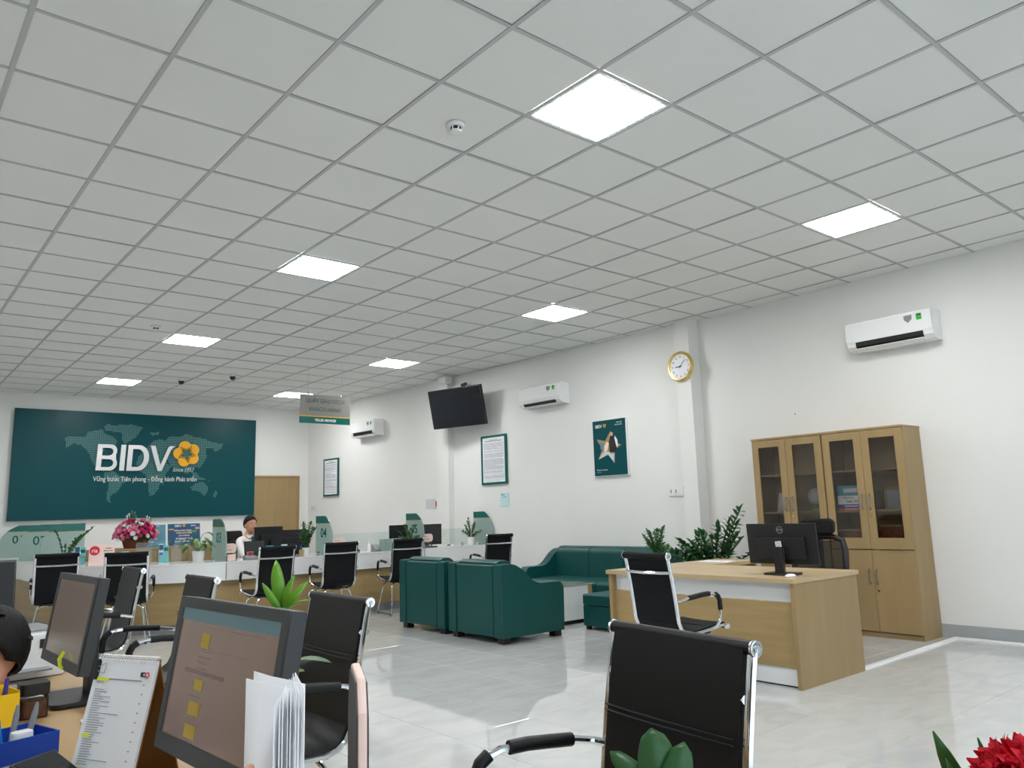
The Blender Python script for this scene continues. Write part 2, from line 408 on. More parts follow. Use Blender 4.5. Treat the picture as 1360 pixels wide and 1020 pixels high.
# ---- door in the back wall
d1 = struct(empty('door_1', loc=(5.59, YB, 0)))
MB().box(-.53, .47, -.03, .0, 0, 2.115).build('door_panel', 'wood', d1, bevel=.003)
f_ = MB(); f_.box(.47, .51, -.045, 0, 0, 2.155).box(-.57, -.53, -.045, 0, 0, 2.155).box(-.53, .47, -.045, 0, 2.115, 2.155)
f_.build('door_frame', 'wood', d1, bevel=.003)
h_ = MB().tube([(-.46, -.03, 1.02), (-.46, -.075, 1.02), (-.34, -.075, 1.02)], .009); h_.build('door_handle', 'steel', d1, smooth=True)

# ---- ceiling
ce = struct(MB().box(XL-.2, XR+.4, YF-.2, YB+.2, CEIL+.03, CEIL+.25).build('ceiling', 'tbar'))
LIGHTS = [(3,-2),(8,-2),(3,4),(8,4),(3,10),(8,10),(3,16),(8,16)]
HIDDEN = [(3,-8),(8,-8),(-2,-8),(-2,-2),(-3,4),(-4,10)]
lightset = set(LIGHTS+HIDDEN)
CT = tile_mesh('ceiling_tile', 'tile_c', .579, .579, .016, .003)
cand = []; rest = MB()
for i in range(-7, 12):
    for j in range(-12, 20):
        if (i, j) in lightset: continue
        x0, x1, y0, y1 = max(.6*i+.0105, XL), min(.6*i+.5895, XR), max(.6*j+.0105, YF), min(.6*j+.5895, YB)
        if x1-x0 < .03 or y1-y0 < .03: continue
        cx, cy = .6*i+.3, .6*j+.3
        v = Vector((cx, cy, CEIL))-CAMP; dp = v.dot(fw); px = 1031*v.dot(r2)/dp if dp > .2 else 9e9; py = 1031*v.dot(u2)/dp if dp > .2 else 9e9
        if x1-x0 > .57 and y1-y0 > .57 and abs(px) < 760 and 0 < py < 620: cand.append((v.length, cx, cy))
        elif x1-x0 < .57 and abs(px) < 720 and 0 < py < 560: cand.append((v.length, (x0, x1, y0, y1), None))
        else: rest.box(x0, x1, y0, y1, CEIL+.005, CEIL+.02)
cand.sort(key=lambda c: c[0])
for k, (d, a, b) in enumerate(cand):
    if b is None:
        if k < 280: MB().box(*a, CEIL+.005, CEIL+.02).build('tile', 'tile_c', ce)
        else: rest.box(*a, CEIL+.005, CEIL+.02)
    elif k < 280:
        o = bpy.data.objects.new('tile', CT); COL.objects.link(o); o.location = (a, b, CEIL+.021+random.uniform(-.0012, .0012)); o.parent = ce
        o.rotation_euler = (random.uniform(-.002, .002), random.uniform(-.002, .002), random.choice((0, PI/2, PI)))
    else: rest.box(a-.2895, a+.2895, b-.2895, b+.2895, CEIL+.005, CEIL+.02)
stuff(rest.build('outer_tiles', 'tile_c', ce))
for i in range(-7, 12):
    MB().box(.6*i-.012, .6*i+.012, YF, YB, CEIL, CEIL+.0045).build('grid_runner', 'tbar', ce)
g_ = MB()
for j in range(-11, 20): g_.box(XL, XR, .6*j-.011, .6*j+.011, CEIL+.0008, CEIL+.0042)
stuff(g_.build('cross_tees', 'tbar', ce))

# ---- ceiling lights
LL = ['square ceiling light nearest the camera, above the room centre', 'square ceiling light nearest the right wall, above the air conditioner and cabinet',
 'square ceiling light left of centre, next one behind the nearest', 'square ceiling light in front of the wall clock column', 'square ceiling light beside the small smoke detector, ahead of the green sign board',
 'square ceiling light just left of the black television', 'farthest left square ceiling light, over the green sign board', 'square ceiling light partly hidden by the hanging teller sign']
HL = ['square ceiling light behind the camera near the glass front', 'square ceiling light behind the camera near the right wall', 'square ceiling light behind the camera near the left wall', 'square ceiling light left of the camera, out of the picture', 'square ceiling light over the left wall halfway down the hall', 'square ceiling light over the left wall near the sign board end']
for k, (i, j) in enumerate(LIGHTS+HIDDEN):
    t = thing('ceiling_light', LL[k] if k < 8 else HL[k-8], 'ceiling light', (.6*i+.3, .6*j+.3, CEIL), 0, 'square panel lights in the ceiling')
    e = .279
    fr = MB(); fr.box(-e, e, -e, -e+.008, .0015, .02).box(-e, e, e-.008, e, .0015, .02).box(-e, -e+.008, -e+.008, e-.008, .0015, .02).box(e-.008, e, -e+.008, e-.008, .0015, .02)
    fr.build('frame', 'white', t)
    MB().rbox(-e+.008, e-.008, -e+.008, e-.008, .004, .016, .012).build('diffuser', 'light', t)

# ================================================================== SIGN BOARD
MAPP = {
'na': [(1.69,2.79),(1.79,2.83),(1.85,2.81),(2.0,2.81),(2.06,2.91),(2.21,2.95),(2.29,2.96),(2.33,2.88),(2.46,2.84),(2.54,2.76),(2.51,2.68),(2.42,2.66),(2.36,2.63),(2.31,2.56),(2.24,2.47),(2.22,2.34),(2.3,2.27),(2.37,2.19),(2.29,2.23),(2.2,2.29),(2.14,2.38),(2.09,2.52),(2.03,2.59),(1.95,2.68),(1.83,2.69),(1.76,2.64),(1.7,2.59),(1.72,2.65)],
'gr': [(2.3,3.01),(2.36,3.06),(2.48,3.05),(2.77,3.08),(2.97,3.03),(2.91,2.94),(2.85,2.84),(2.75,2.77),(2.67,2.71),(2.62,2.78),(2.62,2.91),(2.46,2.93),(2.34,2.95)],
'ic': [(3.08,2.93),(3.25,2.96),(3.24,2.91),(3.13,2.88)],
'sa': [(2.36,2.21),(2.49,2.22),(2.62,2.12),(2.76,2.04),(2.66,1.99),(2.59,1.85),(2.51,1.8),(2.46,1.74),(2.5,1.63),(2.41,1.7),(2.42,1.85),(2.43,2.02),(2.35,2.12)],
'af': [(2.91,2.49),(2.99,2.56),(3.12,2.57),(3.32,2.55),(3.42,2.38),(3.49,2.3),(3.4,2.16),(3.32,2.02),(3.28,1.88),(3.2,1.78),(3.13,1.76),(3.11,1.88),(3.09,2.06),(3.04,2.16),(2.93,2.22),(2.88,2.37)],
'ma': [(3.35,1.99),(3.38,2.03),(3.37,1.94)],
'eu': [(3.02,2.6),(3.07,2.68),(3.17,2.79),(3.27,2.82),(3.38,2.8),(3.44,2.88),(3.53,2.89),(3.65,2.88),(3.74,2.95),(3.89,2.89),(4.12,2.86),(4.15,2.82),(4.46,2.77),(4.44,2.69),(4.31,2.61),(4.26,2.68),(4.12,2.68),(4.15,2.5),(4.09,2.39),(4.02,2.28),(3.95,2.31),(3.84,2.29),(3.81,2.17),(3.69,2.22),(3.57,2.3),(3.48,2.31),(3.41,2.45),(3.27,2.57),(3.12,2.57)],
'se': [(3.84,2.24),(3.96,2.2),(4.03,2.12),(4.21,2.05),(3.96,2.06)],
'au': [(3.86,1.92),(3.97,2.0),(4.08,2.03),(4.2,1.92),(4.18,1.81),(4.13,1.75),(4.04,1.84),(3.9,1.86)],
'nz': [(4.29,1.75),(4.34,1.86),(4.39,1.8),(4.33,1.72)]}
def inside(x, y, P):
    c = False; j = len(P)-1
    for i in range(len(P)):
        if (P[i][1] > y) != (P[j][1] > y) and x < (P[j][0]-P[i][0])*(y-P[i][1])/(P[j][1]-P[i][1])+P[i][0]: c = not c
        j = i
    return c
sb = thing('sign_board', 'large dark green wall board with dotted world map and raised bank lettering', 'sign', (3.02, 11.70, 1.365))
MB().box(-2.1, 2.1, 0, .07, 0, 1.91).build('backing_panel', 'green_board', sb, bevel=.004)
dm = MB(); st = .0205
x = 1.6
while x < 4.5:
    z = 1.6
    while z < 3.12:
        if any(inside(x, z, P) for P in MAPP.values()):
            h = .0055; dm.add([(x-3.02-h, -.0012, z-1.365-h), (x-3.02+h, -.0012, z-1.365-h), (x-3.02+h, -.0012, z-1.365+h), (x-3.02-h, -.0012, z-1.365+h)], [(0, 1, 2, 3)])
        z += st
    x += st
stuff(dm.build('world_map_dots', 'map', sb))
# raised letters, drawn in board coordinates (x to the right, z up)
def letters(parent, ox, oz, s, m, depth, y=-.03):
    """BIDV drawn at unit height, slanted like the sign"""
    sl = .045
    def T(pts): return [((p[0]*.915+p[1]*sl)*s, p[1]*s) for p in pts]
    t_ = .19
    B = [(0, 0), (.52, 0)] + arc(.52, .27, .27, -90, 35, 8) + arc(.50, .745, .255, -30, 90, 8)[0:] + [(0, 1)]
    B1 = [(t_, .13), (.50, .13)] + arc(.50, .285, .145, -90, 90, 8) + [(t_, .44)]
    B2 = [(t_, .57), (.47, .57)] + arc(.47, .72, .14, -90, 90, 8) + [(t_, .87)]
    I = [(.90, 0), (1.09, 0), (1.09, 1), (.90, 1)]
    D = [(1.18, 0), (1.62, 0)] + arc(1.62, .5, .42, -90, 90, 14, ry=.5) + [(1.18, 1)]
    D1 = [(1.18+t_, .15), (1.58, .15)] + arc(1.58, .5, .26, -90, 90, 12, ry=.35) + [(1.18+t_, .85)]
    V = [(2.44, 0), (2.60, 0), (2.92, .86), (3.02, .96), (3.10, 1), (2.86, 1), (2.80, .94), (2.53, .24), (2.26, 1), (2.06, 1)]
    for nm, sp in (('letter_b', [T(B), T(B1), T(B2)]), ('letter_i', [T(I)]), ('letter_d', [T(D), T(D1)]), ('letter_v', [T(V)])):
        shape2d(nm, sp, m, depth/2, parent, (ox, y, oz))
def emblem(parent, cx, cz, r, m, depth, y=-.02):
    pet = []
    for k in range(5):
        a = 106+72*k; c = (.56*math.cos(R(a)), .56*math.sin(R(a)))
        pet += [(c[0]+.46*math.cos(R(b)), c[1]+.46*math.sin(R(b))) for b in [a-80+16*q for q in range(11)]]
    def star(ro, ri): return [((ro if k % 2 == 0 else ri)*math.cos(R(90+44+36*k)), (ro if k % 2 == 0 else ri)*math.sin(R(90+44+36*k))) for k in range(10)]
    Z = lambda P: [(p[0]*r, p[1]*r) for p in P]
    shape2d('emblem', [Z(pet), Z(star(.74, .385))], m, depth/2, parent, (cx, y, cz))
    shape2d('emblem_star', [Z(star(.64, .33)), Z(star(.55, .28))], m, depth/2, parent, (cx, y, cz))
letters(sb, 2.195-3.02, 2.222-1.365, .47, 'silver', .035, y=-.030)
emblem(sb, 3.765-3.02, 2.555-1.365, .245, 'gold', .03)
text('Since 1957', .105, 'silver', sb, 'founding_year', 3.715-3.02, -.003, 2.25-1.365, shear=.25, ext=.003)
sl_txt = 'Vững bưoc Tiên phong - Đồng hành Phát triển'
text(sl_txt, .118, 'silver', sb, 'slogan', 3.075-3.02, -.003, 2.07-1.365, ext=.003, bold=.0012)
def _w(t_):
    o = text(t_, .118, 'silver', None, 'probe', align='LEFT'); xs = [v.co.x for v in o.data.vertices]; bpy.data.objects.remove(o); return max(xs)
sk_ = 1.80/_w(sl_txt); xo = 3.075-3.02-.90+sk_*(_w('Vững bư')+_w('Vững bưo'))/2
MB().box(-.004, .004, 0, .003, -.013, .013, mtx=Matrix.Rotation(R(28), 4, 'Y')).build('slogan_accent', 'silver', sb, loc=(xo+.006, -.005, 2.07-1.365+.047))
MB().box(-.003, .003, 0, .003, -.009, .009, mtx=Matrix.Rotation(R(20), 4, 'Y')).build('slogan_accent', 'silver', sb, loc=(xo+.024, -.005, 2.07-1.365+.028))
bpy.context.view_layer.update()
for o in sb.children:
    if o.name == 'slogan':
        wdt = o.dimensions.x; o.scale.x = 1.80/wdt
    if o.name.startswith('founding_year'):
        o.scale.x = .40/o.dimensions.x

# ================================================================== HANGING TELLER SIGN
hs = thing('hanging_sign', 'grey and green teller services sign hung from the ceiling on two wires', 'sign', (4.16, 6.68, 0))
MB().box(-.40, .40, -.006, .006, 2.735, 3.045).build('sign_panel', 'grey_acrylic', hs, bevel=.002)
MB().box(-.40, .40, -.009, .009, 2.625, 2.723).build('green_strip', 'green_band', hs, bevel=.001)
MB().box(-.40, .40, -.008, .008, 2.7235, 2.7345).build('gold_line', 'gold', hs)
for o in (text('QUẦY GIAO DỊCH', .085, 'sign_text', hs, 'lettering', -.0, -.0075, 2.955, sx=.86),
          text('KHÁCH HÀNG', .085, 'sign_text', hs, 'lettering', 0, -.0075, 2.83, sx=.9),
          text('TELLER SERVICES', .047, 'paper', hs, 'lettering', 0, -.0105, 2.672, bold=.001, sx=.95)): pass
for sx in (-.27, .27):
    MB().tube([(sx, 0, 3.06), (sx, 0, CEIL)], .0012, 5).build('wire', 'steel', hs)
    MB().lathe([(.007, -.028), (.01, -.02), (.01, .02), (.004, .03)], sx, 0, 10, z0=3.05).build('clamp', 'chrome', hs)

# ================================================================== WALL ITEMS
def onwall(y, off=0.0):   # point on the far right wall
    return (wallx(y)-off, y)
BW = -90-2.88*-1*-1
def ac(loc, rz, label, flap_open):
    t = thing('air_conditioner', label, 'air conditioner', loc, rz, 'wall air conditioners')
    prof = [(.0, .0), (.0, .29), (-.04, .30), (-.17, .298), (-.205, .285), (-.21, .12), (-.195, .045), (-.15, .008), (-.06, 0)]
    MB().prism(prof, -.42, .42, 'x').build('body', 'gloss_white', t, bevel=.003)
    MB().prism([(-.2105, .286), (-.2145, .27), (-.2145, .10), (-.2105, .085)], -.418, .418, 'x').build('front_panel', 'gloss_white', t, bevel=.002)
    sl = MB().prism([(-.2055, .088), (-.2075, .088), (-.2000, .0415), (-.167, .0115), (-.165, .0135), (-.196, .043)], -.33, .33, 'x') if flap_open else MB().prism([(-.1985, .052), (-.2000, .050), (-.167, .0115), (-.165, .0135), (-.196, .043)], -.33, .33, 'x')
    sl.build('air_slot', 'blk', t)
    fl_ = MB()
    if flap_open: fl_.add([(-.34, -.206, .016), (.34, -.206, .016), (.34, -.152, -.012), (-.34, -.152, -.012), (-.34, -.203, .022), (.34, -.203, .022), (.34, -.149, -.006), (-.34, -.149, -.006)], [(0,1,2,3),(4,7,6,5),(0,4,5,1),(1,5,6,2),(2,6,7,3),(3,7,4,0)])
    else: fl_.add([(-.33, -.2065, .060), (.33, -.2065, .060), (.33, -.156, .006), (-.33, -.156, .006), (-.33, -.2085, .062), (.33, -.2085, .062), (.33, -.158, .003), (-.33, -.158, .003)], [(0,1,2,3),(4,7,6,5),(0,4,5,1),(1,5,6,2),(2,6,7,3),(3,7,4,0)])
    fl_.build('flap', 'white', t)
    sh = [(.17, .255), (.245, .255), (.245, .215), (.207, .18), (.17, .215)]
    MB().prism(sh, -.2165, -.2148, 'y').build('badge_sticker', 'mgrey', t)
    MB().box(.285, .335, -.2165, -.2148, .195, .255).build('energy_label', 'greenpen', t)
    MB().box(.29, .33, -.2172, -.2166, .24, .25).build('label_print', 'ink', t)
    return t
ac((XR, -.42, 2.775), -90, 'white wall air conditioner with open flap above the wooden cabinet', True)
ac((*onwall(4.55), 2.78), -87.12-5.76*0, 'white wall air conditioner between the television and the dark green poster', False)
ac((*onwall(9.3), 2.765), -87.12, 'white wall air conditioner farthest away, beside the hanging sign', True)

# framed notices and poster (facing the room)
WR = -87.12
def notice(y, z0, w_, h, label, rows, seedn):
    rnd = random.Random(seedn)
    t = thing('notice_board', label, 'notice board', (*onwall(y, .001), z0), WR, 'framed notices on the right wall')
    fr = MB(); b = .035
    fr.box(-w_/2, w_/2, -.03, 0, 0, b).box(-w_/2, w_/2, -.03, 0, h-b, h).box(-w_/2, -w_/2+b, -.03, 0, b, h-b).box(w_/2-b, w_/2, -.03, 0, b, h-b)
    fr.build('frame', 'green_band', t, bevel=.003)
    MB().box(-w_/2+b, w_/2-b, -.022, -.002, b, h-b).build('sheet', 'paper', t)
    ln = MB(); z = h-.11
    ln.box(-.1, .1, -.0232, -.0222, h-.075, h-.067); ln.box(-.2, .2, -.0232, -.0222, h-.098, h-.084)
    k = 0
    while z > .07:
        z -= .0125 + (.012 if rnd.random() < .16 else 0)
        e = w_/2-.06-(rnd.random()*.22 if rnd.random() < .3 else 0)
        ln.box(-w_/2+.06, e, -.0232, -.0222, z-.0035, z+.0012)
    stuff(ln.build('printed_text', 'ink_light', t))
    return t
notice(5.77, 1.70, .59, .77, 'large white notice in a green frame below the television', 36, 3)
notice(10.77, 1.695, .58, .76, 'small-looking far white notice in a green frame beside the wooden door', 26, 5)
po = thing('poster', 'dark green framed poster with star shaped picture above the sofa', 'poster', (*onwall(3.395, .001), 1.705), WR)
MB().box(-.295, .295, -.04, 0, 0, .76).build('edge_frame', 'white', po, bevel=.002)
MB().box(-.285, .285, -.0425, -.0402, .008, .752).build('print', 'green_board', po)
letters(po, -.235, .655, .042, 'paper', .001, y=-.0435)
emblem(po, -.073, .678, .026, 'gold', .001, y=-.0435)
text('Thành viên', .022, 'paper', po, 'caption', .23, -.0432, .705, align='RIGHT')
text('của tôi và bạn', .022, 'paper', po, 'caption', .23, -.0432, .675, align='RIGHT')
text('Đồng hành cùng bạn', .022, 'paper', po, 'caption', -.24, -.0432, .085, align='LEFT')
text('Ngân hàng', .018, 'map', po, 'caption', -.24, -.0432, .055, align='LEFT')
star = [(-.22, .505), (-.075, .47), (.03, .60), (.075, .455), (.20, .40), (.09, .34), (.075, .16), (-.03, .29), (-.21, .225), (-.13, .36)]
shape2d('star_picture', [star], 'wood_dark', .0004, po, (0, -.0436, 0))
shape2d('star_picture', [[(-.19, .235), (-.03, .285), (.065, .175), (.075, .31), (-.09, .33), (-.14, .30)]], 'paper_grey', .0004, po, (0, -.0445, 0))
shape2d('printed_figure', [[(.0, .30), (-.01, .46), (.02, .53), (.09, .53), (.13, .46), (.12, .34), (.07, .29)]], 'blk', .0004, po, (0, -.0445, 0))
shape2d('printed_figure', [[(.09, .50), (.10, .53), (.14, .47), (.145, .39), (.12, .38)]], 'paper', .0004, po, (0, -.0452, 0))
shape2d('printed_figure', [arc(.045, .555, .026, 0, 330, 10)], 'skin', .0004, po, (0, -.0445, 0))
shape2d('printed_figure', [[(-.10, .32), (-.04, .34), (-.01, .44), (-.05, .46), (-.09, .40)]], 'pinkpaper', .0004, po, (0, -.0452, 0))
shape2d('printed_figure', [[(-.16, .36), (-.12, .36), (-.11, .46), (-.16, .45)]], 'blue_poster2', .0004, po, (0, -.0445, 0))
q = thing('notice_card', 'small pale blue card on the wall under the large notice', 'card', (*onwall(5.56, .001), 1.355), WR)
MB().box(-.095, .095, -.004, 0, 0, .205).build('card', 'cyan_card', q, bevel=.001)
MB().box(-.08, .0, -.0048, -.0042, .175, .185).build('printed_text', 'green_band', q)
MB().box(-.05, .05, -.0048, -.0042, .14, .146).build('printed_text', 'ink', q)
sw = thing('notice_sheet', 'faint white sheet with a red tab on the wall left of the television column', 'notice', (*onwall(7.42, .001), 1.36), WR)
MB().box(-.17, .10, -.003, 0, 0, .17).build('sheet', 'paper_grey', sw, bevel=.001)
MB().box(.11, .135, -.006, 0, .04, .13).build('red_tab', 'red', sw, bevel=.001)
def switch(name, loc, rz, n, label, w_=.22, h=.12):
    t = thing(name, label, 'switch' if n == 2 else 'socket', loc, rz)
    MB().box(-w_/2, w_/2, -.014, 0, 0, h).build('plate', 'white', t, bevel=.003)
    for k in range(n):
        cx = -w_/2+w_*(k+.5)/n
        MB().box(cx-w_/n*.42, cx+w_/n*.42, -.018, -.0142, .012, h-.012).build('module', 'gloss_white', t, bevel=.002)
        if k < 2: MB().box(cx-.006, cx+.006, -.0195, -.0182, h/2-.02, h/2+.02).build('slot', 'dgrey', t)
    return t
switch('wall_socket', (*onwall(2.39, .001), 1.40), WR, 3, 'white triple wall socket plate beside the clock column')
switch('light_switch', (*onwall(11.5, .001), 1.42), WR, 2, 'small white light switch near the far room corner', .14, .12)

# television on its bracket
tv = thing('television', 'black flat television tilted down on a bracket high on the right wall', 'television', (6.20, 6.22, 2.94), -76)
tm = Matrix.Rotation(R(13), 4, 'X')
def tb(name, m, *a, bev=.004):
    return MB().box(*a, mtx=tm).build(name, m, tv, bevel=bev)
tb('housing', 'blk', -.545, .545, 0, .05, -.315, .315)
tb('screen', 'tv', -.532, .532, -.003, .0, -.300, .303, bev=.001)
tb('back_bulge', 'dgrey', -.3, .3, .05, .085, -.22, .12)
MB().tube([(0, .06, 0), (0.06, .2, .02), (.12, .31, .04)], .02, 8).build('wall_arm', 'blk', tv, smooth=True)
MB().box(.06, .18, .28, .33, -.12, .16).build('wall_plate', 'blk', tv, bevel=.003)
# speaker box and camera above the television
jb = thing('junction_box', 'small white box on the wall above the television', 'box', (6.36, 6.72, 3.42), WR)
MB().box(-.07, .07, -.07, .07, 0, .10).build('box', 'white', jb, bevel=.008)
MB().tube([(0.02, .0, .0), (0.03, .02, -.1), (.05, .08, -.2)], .004, 6).build('cable', 'white', jb)
wc = thing('wall_camera', 'small black camera on a white wall mount above the television', 'camera', (wallx(6.35), 6.35, 3.36), WR)
MB().box(-.03, .03, -.012, 0, -.03, .06).build('mount', 'white', wc, bevel=.003)
MB().tube([(0, -.01, .02), (0, -.09, .0)], .012, 8).build('arm', 'white', wc)
MB().tube([(-.05, -.13, -.02), (.04, -.10, .0)], .028, 12).build('camera_body', 'blk', wc, smooth=True)

tag(MB().lathe([(.006, -.001), (.007, .004), (.003, .008)], 0, 0, 10, Matrix.Rotation(R(-90), 4, 'Y')).build('wall_screw', 'blk', None, loc=(XR, .76, 2.24)), 'tiny dark screw in the white wall above the cabinet', 'screw')
# clock on the column
ck = thing('wall_clock', 'round wall clock with a shiny gold rim on the column', 'clock', (6.66, 2.11, 2.975), -90)
rx = Matrix.Rotation(PI/2, 4, 'X')
MB().lathe([(.15, 0), (.19, .002), (.192, .02), (.185, .036), (.172, .043), (.160, .040), (.155, .022), (.15, .02)], 0, 0, 48, rx).build('rim', 'gold_metal', ck, smooth=True)
MB().lathe([(.153, .004), (.153, .021)], 0, 0, 48, rx).build('dial', 'paper', ck)
for k in range(1, 13):
    a = R(90-30*k); text(str(k), .036, 'blk', ck, 'numeral', .123*math.cos(a), -.0225, .123*math.sin(a)-.001)
for a, L, wd, nm in ((R(90-268), .08, .006, 'hour_hand'), (R(90-44), .115, .004, 'minute_hand'), ):
    dx, dz = math.cos(a), math.sin(a)
    MB().prism([(-dx*.02-dz*wd, -dz*.02+dx*wd), (dx*L*.8-dz*wd*.9, dz*L*.8+dx*wd*.9), (dx*L, dz*L), (dx*L*.8+dz*wd*.9, dz*L*.8-dx*wd*.9), (-dx*.02+dz*wd, -dz*.02-dx*wd)], -.027, -.0255, 'y').build(nm, 'blk', ck)
MB().lathe([(.008, .02), (.008, .029)], 0, 0, 12, rx).build('hub', 'blk', ck)
text('clock', .02, 'ink', ck, 'maker_mark', 0, -.0222, .075) if False else None

# ceiling fittings
def detector(loc, label):
    t = thing('smoke_detector', label, 'smoke detector', loc, 0, 'smoke detectors on the ceiling')
    MB().lathe([(.052, 0), (.052, -.012), (.047, -.022)], 0, 0, 24).build('base', 'white', t, smooth=True)
    MB().lathe([(.033, -.022), (.033, -.042)], 0, 0, 16).build('chamber', 'blk', t)
    c = MB().lathe([(.036, -.042), (.034, -.052), (.022, -.056)], 0, 0, 20)
    c.build('cap', 'white', t, smooth=True)
    for k in range(6):
        a = R(60*k+20); MB().box(.031*math.cos(a)-.004, .031*math.cos(a)+.004, .031*math.sin(a)-.004, .031*math.sin(a)+.004, -.044, -.02).build('rib', 'white', t)
detector((1.53, -.28, CEIL), 'white smoke detector on a ceiling tile, left of the nearest light')
detector((1.51, 5.72, CEIL), 'white smoke detector far back, beside the left row of lights')
def dome(loc, label):
    t = thing('dome_camera', label, 'camera', loc, 0, 'dome cameras on the ceiling')
    MB().lathe([(.055, 0), (.055, -.03), (.05, -.04)], 0, 0, 24).build('base', 'white', t, smooth=True)
    MB().lathe([(.044, -.04), (.043, -.06), (.03, -.085), (.008, -.094)], 0, 0, 20).build('dome', 'blk', t, smooth=True)
dome((2.84, 9.11, CEIL), 'dark dome camera on the ceiling, left one of the two')
dome((3.38, 8.32, CEIL), 'dark dome camera on the ceiling, right one of the two')

# cable trunking on the floor
tk = thing('cable_trunking', 'white cable duct running over the floor tiles from the desk to the right wall', 'cable duct', (0, 0, 0))
MB().prism([(-.028, 0), (.028, 0), (.02, .014), (.008, .018), (-.008, .018), (-.02, .014)], 0, 1.85, 'y').build('floor_duct', 'white', tk, loc=(6.82, -.655, 0), rot=(0, 0, R(90.8)))
MB().prism([(-.02, 0), (.02, 0), (.014, .016), (-.014, .016)], -3.2, 0, 'y').build('wall_duct', 'white', tk, loc=(6.82, -.66, 0))

# ================================================================== CHAIRS
def make_chair(label, upm='mesh', seams=((-.12, .4545), (0.0, .4425), (.203, .60), (.214, .68), (.226, .76), (.238, .81)), rr_=.024):
    """front faces local -y, base at the floor"""
    t = thing('office_chair', label, 'chair', (0, 0, 0), 0, 'black and chrome sled base chairs')
    prof = [(-.262, .452), (-.25, .462), (-.20, .458), (-.10, .444), (0, .434), (.08, .432), (.130, .442), (.168, .468), (.190, .512), (.199, .57), (.208, .64), (.221, .73), (.237, .82), (.250, .89), (.262, .945)]
    kseat = 8
    HX = .222
    a = MB().sheet(prof[:9], -HX, HX, .016, nx=6, bow=.006); a.build('seat', upm, t, smooth=True)
    a = MB().sheet(prof[8:], -HX, HX, .016, nx=6, bow=.006); a.build('backrest', upm, t, smooth=True)
    for (y, z) in seams:
        seam = MB()
        if z < .5: seam.tube([(-HX+.004, y, z+.0025), (HX-.004, y, z+.0025)], .0045, 6)
        else: seam.tube([(-HX+.004, y-.0145, z), (-HX*.5, y-.019, z), (0, y-.0205, z), (HX*.5, y-.019, z), (HX-.004, y-.0145, z)], .0022 if rr_ < .02 else .0035, 6)
        seam.build('stitched_seam', upm, t, smooth=True)
    # top roll and its chrome end discs
    hr = MB().tube([(-HX-.017, .262, .945), (-.1, .270, .943), (.1, .270, .943), (HX+.017, .262, .945)], rr_, 12); hr.build('top_roll', upm, t, smooth=True)
    fr = MB().tube([(-HX-.006, -.268, .449), (HX+.006, -.268, .449)], .016, 10); fr.build('front_roll', upm, t, smooth=True)
    for sx in (-1, 1):
        xx = sx*(HX+.012)
        path = [(xx, y, z) for y, z in prof]
        bar = MB(); n = len(path)
        for k in range(n-1):
            pass
        bar.tube(path, .0165, 8, flat=.62); bar.build('side_frame', 'chrome', t, smooth=True)
        k = MB().tube([(sx*(HX+.0172), .262, .945), (sx*(HX+.0262), .262, .945)], rr_+.0015, 20); kb = k.build('end_disc', 'chrome', t, bevel=.003)
        k = MB().tube([(sx*(HX+.0265), .262, .945), (sx*(HX+.028), .262, .945)], rr_*.5, 12); k.build('disc_inset', 'steel', kb)
        k = MB().tube([(sx*(HX-.002), -.268, .449), (sx*(HX+.026), -.268, .449)], .018, 12); k.build('end_disc', 'chrome', t, bevel=.002)
        # arm: chrome loop with black sleeve
        ax = sx*.272
        P = [(sx*.236, .208, .652), (ax, .195, .654), (ax, .13, .668), (ax, -.02, .682), (ax, -.10, .682), (ax, -.150, .670), (ax, -.172, .635), (ax, -.176, .56), (ax, -.168, .500), (sx*.262, -.14, .463), (sx*.236, -.11, .444)]
        MB().tube(P, .0105, 8).build('armrest_tube', 'chrome', t, smooth=True)
        MB().tube([Vector(p) for p in [(ax, .12, .6695), (ax, .05, .6765), (ax, -.02, .683), (ax, -.075, .683)]], .0175, 10).build('arm_pad', 'blk_leather', t, smooth=True)
        MB().tube([(ax, -.135, .676), (ax, -.160, .660), (ax, -.174, .630), (ax, -.1765, .57)], .0175, 10).build('arm_pad', 'blk_leather', t, smooth=True)
        # sled leg
        lx = sx*.245
        MB().tube([(sx*.06, -.10, .405), (sx*.15, -.13, .398), (sx*.19, -.15, .36), (lx, -.235, .05), (lx, -.238, .022), (lx, -.21, .0125), (lx, .20, .0125), (lx, .235, .022), (lx, .232, .05), (sx*.19, .12, .36), (sx*.15, .10, .398), (sx*.06, .07, .405)], .0115, 8).build('sled_leg', 'chrome', t, smooth=True)
        for yy in (-.2, .2): MB().lathe([(.014, 0), (.014, .006)], lx, yy, 8).build('glide', 'blk', t)
    # crossbars
    cb = MB().tube([(-HX-.01, .243, .838), (-.17, .258, .836), (0, .266, .834), (.17, .258, .836), (HX+.01, .243, .838)], .021, 8, flat=.62); cb.build('back_crossbar', 'chrome', t, smooth=True)
    cb = MB().tube([(-HX, -.10, .428), (-.15, -.10, .412), (.15, -.10, .412), (HX, -.10, .428)], .011, 8); cb.build('seat_crossbar', 'blk', t, smooth=True)
    cb = MB().tube([(-HX, .10, .428), (-.15, .10, .412), (.15, .10, .412), (HX, .10, .428)], .011, 8); cb.build('seat_crossbar', 'blk', t, smooth=True)
    MB().tube([(-.245, .10, .0125), (.245, .10, .0125)], .009, 8).build('floor_crossbar', 'chrome', t, smooth=True)
    MB().box(-.07, .07, -.12, .12, .396, .412).build('mount_plate', 'blk', t, bevel=.003)
    return t
c0 = make_chair('black leather chair nearest the camera, its wide back facing us', 'blk_leather', ((-.10, .452), (.02, .4405), (.2095, .745), (.2115, .758)), .018)
